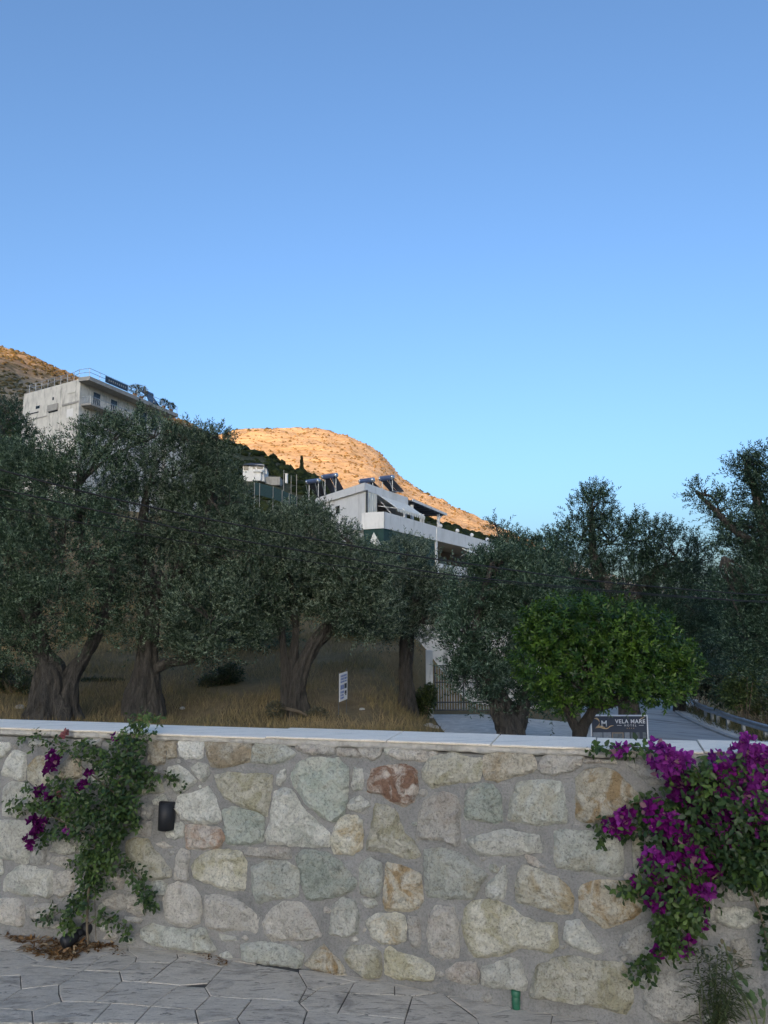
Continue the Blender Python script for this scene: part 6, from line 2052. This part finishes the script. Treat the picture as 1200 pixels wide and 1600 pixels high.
BR_F = [(1025, 1166, 8), (1040, 1175, 12), (1048, 1192, 14), (1070, 1188, 12), (1036, 1202, 10), (1022, 1190, 8), (971, 1167, 7), (962, 1177, 5), (1119, 1180, 7), (1160, 1172, 14), (1175, 1180, 14), (1165, 1195, 16), (1185, 1205, 18), (1195, 1180, 14),
        (1172, 1222, 18), (1192, 1232, 20), (1180, 1252, 20), (1205, 1260, 22), (1160, 1240, 16), (1148, 1226, 12), (1130, 1205, 14), (1142, 1196, 10), (1118, 1210, 8), (1150, 1260, 14), (1125, 1240, 10), (1058, 1238, 10), (1062, 1246, 8),
        (1014, 1262, 9), (1020, 1254, 7), (972, 1278, 10), (982, 1272, 8), (976, 1290, 9), (966, 1298, 8), (950, 1287, 7), (1038, 1282, 12), (1048, 1290, 14), (1062, 1300, 14), (1075, 1305, 12), (1022, 1292, 9), (1050, 1272, 9), (1075, 1290, 8), (1035, 1302, 8),
        (1020, 1335, 9), (1032, 1345, 12), (1045, 1352, 12), (1060, 1360, 11), (1055, 1332, 9), (1080, 1328, 12), (1090, 1338, 12), (1085, 1352, 10), (1072, 1320, 8), (1103, 1352, 9), (1118, 1345, 8), (1118, 1358, 7), (1023, 1364, 8), (1066, 1370, 8), (1125, 1290, 10), (1135, 1300, 9), (1140, 1310, 9),
        (1128, 1318, 8), (1145, 1302, 7), (1090, 1265, 8), (1080, 1262, 7), (1195, 1300, 10), (1170, 1275, 10), (993, 1375, 7), (1020, 1405, 12), (1028, 1412, 10), (1088, 1392, 10), (1103, 1390, 9), (1098, 1421, 7), (1095, 1442, 5), (1068, 1482, 8), (1075, 1474, 6), (1028, 1488, 5),
        (1065, 1218, 10), (1052, 1225, 8), (1095, 1232, 8), (1112, 1262, 8),
        (1080, 1235, 9), (1135, 1270, 9), (1100, 1285, 9), (1155, 1285, 9), (1045, 1318, 8), (1100, 1310, 8), (1060, 1345, 9), (1165, 1160, 10), (1205, 1215, 16), (1140, 1215, 10), (1035, 1365, 8), (1050, 1390, 8), (1110, 1375, 7), (1005, 1350, 6), (1030, 1320, 7)]
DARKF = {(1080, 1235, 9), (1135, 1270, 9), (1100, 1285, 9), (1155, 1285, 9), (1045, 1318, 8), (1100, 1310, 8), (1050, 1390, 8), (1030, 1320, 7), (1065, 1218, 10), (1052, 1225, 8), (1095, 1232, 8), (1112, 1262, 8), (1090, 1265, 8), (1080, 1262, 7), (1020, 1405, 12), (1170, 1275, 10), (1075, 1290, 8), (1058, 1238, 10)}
vine('bougainvillea', 'dense bougainvillea covered in bright magenta flowers at the right of the wall',
     [[(1215, 1590, .006, .05), (1205, 1500, .005, .06), (1185, 1420, .005, .07), (1150, 1340, .005, .09), (1120, 1270, .005, .10), (1090, 1210, .005, .09), (1060, 1180, .003, .06)],
      [(1150, 1340, .006, .1), (1085, 1325, .004, .1), (1020, 1305, .003, .09), (950, 1292, .002, .06)], [(1120, 1270, .005, .1), (1160, 1220, .004, .12), (1180, 1175, .003, .1)],
      [(1130, 1360, .005, .1), (1080, 1400, .004, .09), (1055, 1460, .003, .08), (1020, 1500, .002, .06), (985, 1530, .001, .05)], [(1060, 1180, .003, .06), (1000, 1168, .002, .04), (925, 1165, .0012, .04)],
      [(1150, 1340, .006, .08), (1200, 1330, .005, .1), (1240, 1320, .004, .1)], [(1098, 1442, .0015, .07), (1096, 1500, .001, .06)]],
     [(930, 1166, 14, 9, .9, .035, .4), (950, 1175, 14, 8, .9, .035, .35), (985, 1172, 20, 8, .9, .04, .3), (1015, 1172, 16, 8, .8, .04, .3), (1060, 1200, 30, 16, .8, .06, .3), (1105, 1215, 36, 22, 1.2, .09, .55), (1065, 1222, 24, 14, 1.1, .08, .4), (1150, 1210, 36, 26, 1.0, .10, .3),
      (1100, 1255, 50, 26, 1.1, .10, .15), (1170, 1260, 50, 36, 1.1, .11, .12), (1050, 1260, 36, 14, 1.1, .07, .3), (1005, 1255, 22, 10, 1.0, .05, .3), (1000, 1283, 24, 14, 1.1, .06, .2), (950, 1285, 14, 8, .9, .04, .3), (940, 1304, 12, 10, .9, .04, .3), (975, 1298, 20, 10, .9, .05, .2),
      (1060, 1300, 50, 26, 1.0, .10, .12), (1110, 1320, 50, 34, 1.2, .11, .10), (1170, 1320, 50, 40, 1.3, .10, .10), (1040, 1340, 36, 26, 1.1, .09, .12), (1150, 1365, 45, 24, 1.2, .09, .14), (1195, 1370, 26, 26, 1.2, .09, .3), (1075, 1365, 40, 22, 1.2, .10, .2),
      (985, 1388, 20, 14, 1.1, .05, .45), (1015, 1385, 22, 14, 1.1, .07, .3), (1055, 1380, 20, 14, 1.2, .10, .6), (1050, 1410, 40, 22, 1.3, .09, .25), (1090, 1410, 22, 18, 1.1, .08, .15), (1055, 1440, 34, 22, 1.3, .09, .4), (1050, 1465, 30, 18, 1.3, .08, .35), (1058, 1485, 20, 10, 1.2, .07, .5),
      (1020, 1496, 18, 7, 1.0, .06, .2), (1005, 1510, 16, 9, 1.0, .05, .2), (990, 1520, 8, 10, 1.0, .05, .25), (1012, 1522, 8, 10, 1.0, .05, .2), (1095, 1435, 8, 10, .8, .07, .3), (1215, 1300, 40, 80, 1.0, .10, .15), (1230, 1220, 40, 40, 1.0, .10, .2), (1198, 1480, 12, 20, .8, .05, .1), (1200, 1440, 14, 16, .8, .05, .1)],
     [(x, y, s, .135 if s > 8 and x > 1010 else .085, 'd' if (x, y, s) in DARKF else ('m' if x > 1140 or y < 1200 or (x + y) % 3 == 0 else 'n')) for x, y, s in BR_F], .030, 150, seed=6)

# ------------------------------------------------------------------ weeds at the right corner
def weeds():
    r = random.Random(12)
    b = px_pave(1125, 1630)
    root = empty('tall_weed', (b.x, b.y, pave_z(b.x, b.y)), 'clump of tall thin stemmed grassy weeds at the right wall foot', 'weed')
    tops = [(1085, 1480), (1098, 1478), (1110, 1490), (1122, 1486), (1128, 1478), (1138, 1488), (1145, 1500), (1105, 1520), (1118, 1530), (1132, 1545), (1095, 1545), (1150, 1520), (1160, 1550), (1142, 1560)]
    P = []; D = []; N = []; L = []; t = []
    for k, (x, y) in enumerate(tops):
        base = px_pave(1118 + r.uniform(-22, 30), 1622 + r.uniform(-8, 8))
        base.z = pave_z(base.x, base.y) - .01
        # stand clear of the wall
        tip = px_wall(x, y, r.uniform(.10, .22))
        mid = base.lerp(tip, .55) + Vector((r.uniform(-.02, .02), r.uniform(-.02, .02), .01))
        S = [Vector(s) for s in spline([tuple(base), tuple(mid), tuple(tip)], 8)]
        MB().tube(S, [.0028 - .0018 * i / len(S) for i in range(len(S))], 6).build('stem', M_GSTEM, root, True)
        for i in range(3, len(S) - 1):
            for j in range(2):
                a = r.uniform(0, 6.28)
                out = Vector((math.cos(a), math.sin(a), 0))
                if out.dot(WN) < -.3: out = -out
                dr = (out + Vector((0, 0, r.uniform(.3, 1.1)))).normalized()
                p = S[i]; ln = r.uniform(.04, .10)
                # curved blade of three leaf pieces
                for q in range(3):
                    P.append(tuple(p)); D.append(tuple(dr)); N.append(tuple(Vector((0, 0, 1)) + out * -.3)); L.append(ln / 2.4); t.append(r.random())
                    p = p + dr * (ln / 3); dr = (dr + Vector((0, 0, -.38))).normalized()
    P = np.array(P); L = np.array(L); t = np.array(t)[:, None]
    V = leaf_arrays(P, np.array(D), np.array(N), L, np.full(len(P), .0075), T_OLIVE)
    cloud_mesh('blades', V, np.array([.05, .075, .035]) * (1 - t) + np.array([.10, .125, .055]) * t, T_OLIVE, M_BLEAF, root, 'stuff')
    # seedy heads and broad leaves of a second weed
    root = empty('broad_leaf_weed', tuple(px_pave(1170, 1625)), 'wilting broad leaved weed beside the tall grass at the right corner', 'weed')
    for s in ([(1180, 1640), (1165, 1570), (1150, 1530), (1130, 1470)], [(1185, 1640), (1178, 1580), (1160, 1550)], [(1190, 1640), (1195, 1580), (1185, 1545)]):
        S = spline([tuple(px_wall(x, min(y, 1612), .08)) for x, y in s], 6)
        MB().tube(S, [.003] * len(S), 6).build('stem', M_GSTEM, root, True)
    for (x, y, s_, tn) in [(1128, 1466, .6, 'b'), (1122, 1474, .5, 'b'), (1135, 1478, .6, 'b'), (1148, 1482, .6, 'b'), (1140, 1490, .7, 'g'), (1155, 1500, .7, 'b'), (1138, 1505, .8, 'g'), (1150, 1518, 1, 'g'), (1142, 1530, 1, 'g'), (1160, 1528, .9, 'g'), (1172, 1545, 1, 'g'),
                            (1180, 1555, .9, 'g'), (1190, 1545, .8, 'g'), (1165, 1550, 1, 'g'), (1188, 1575, .9, 'g'), (1195, 1560, .9, 'g'), (1152, 1538, .9, 'g'), (1112, 1505, .8, 'd'), (1105, 1490, .6, 'd'), (1097, 1482, .6, 'd'), (1116, 1478, .6, 'd')]:
        p = np.array([tuple(px_wall(x, y, .08 + r.uniform(0, .06)))])
        d_ = np.array([[r.uniform(-.6, .6), -.4, -.7]]); n_ = np.array([[r.uniform(-.4, .4), -1, .6]])
        c = {'b': (.10, .085, .04), 'g': (.055, .10, .03), 'd': (.03, .05, .03)}[tn]
        V = leaf_arrays(p, d_, n_, np.array([.036 * s_]), np.array([.026 * s_]), T_FOLD)
        cloud_mesh('leaf', V, np.array([c]) * r.uniform(.8, 1.2), T_FOLD, M_BLEAF, root)
weeds()
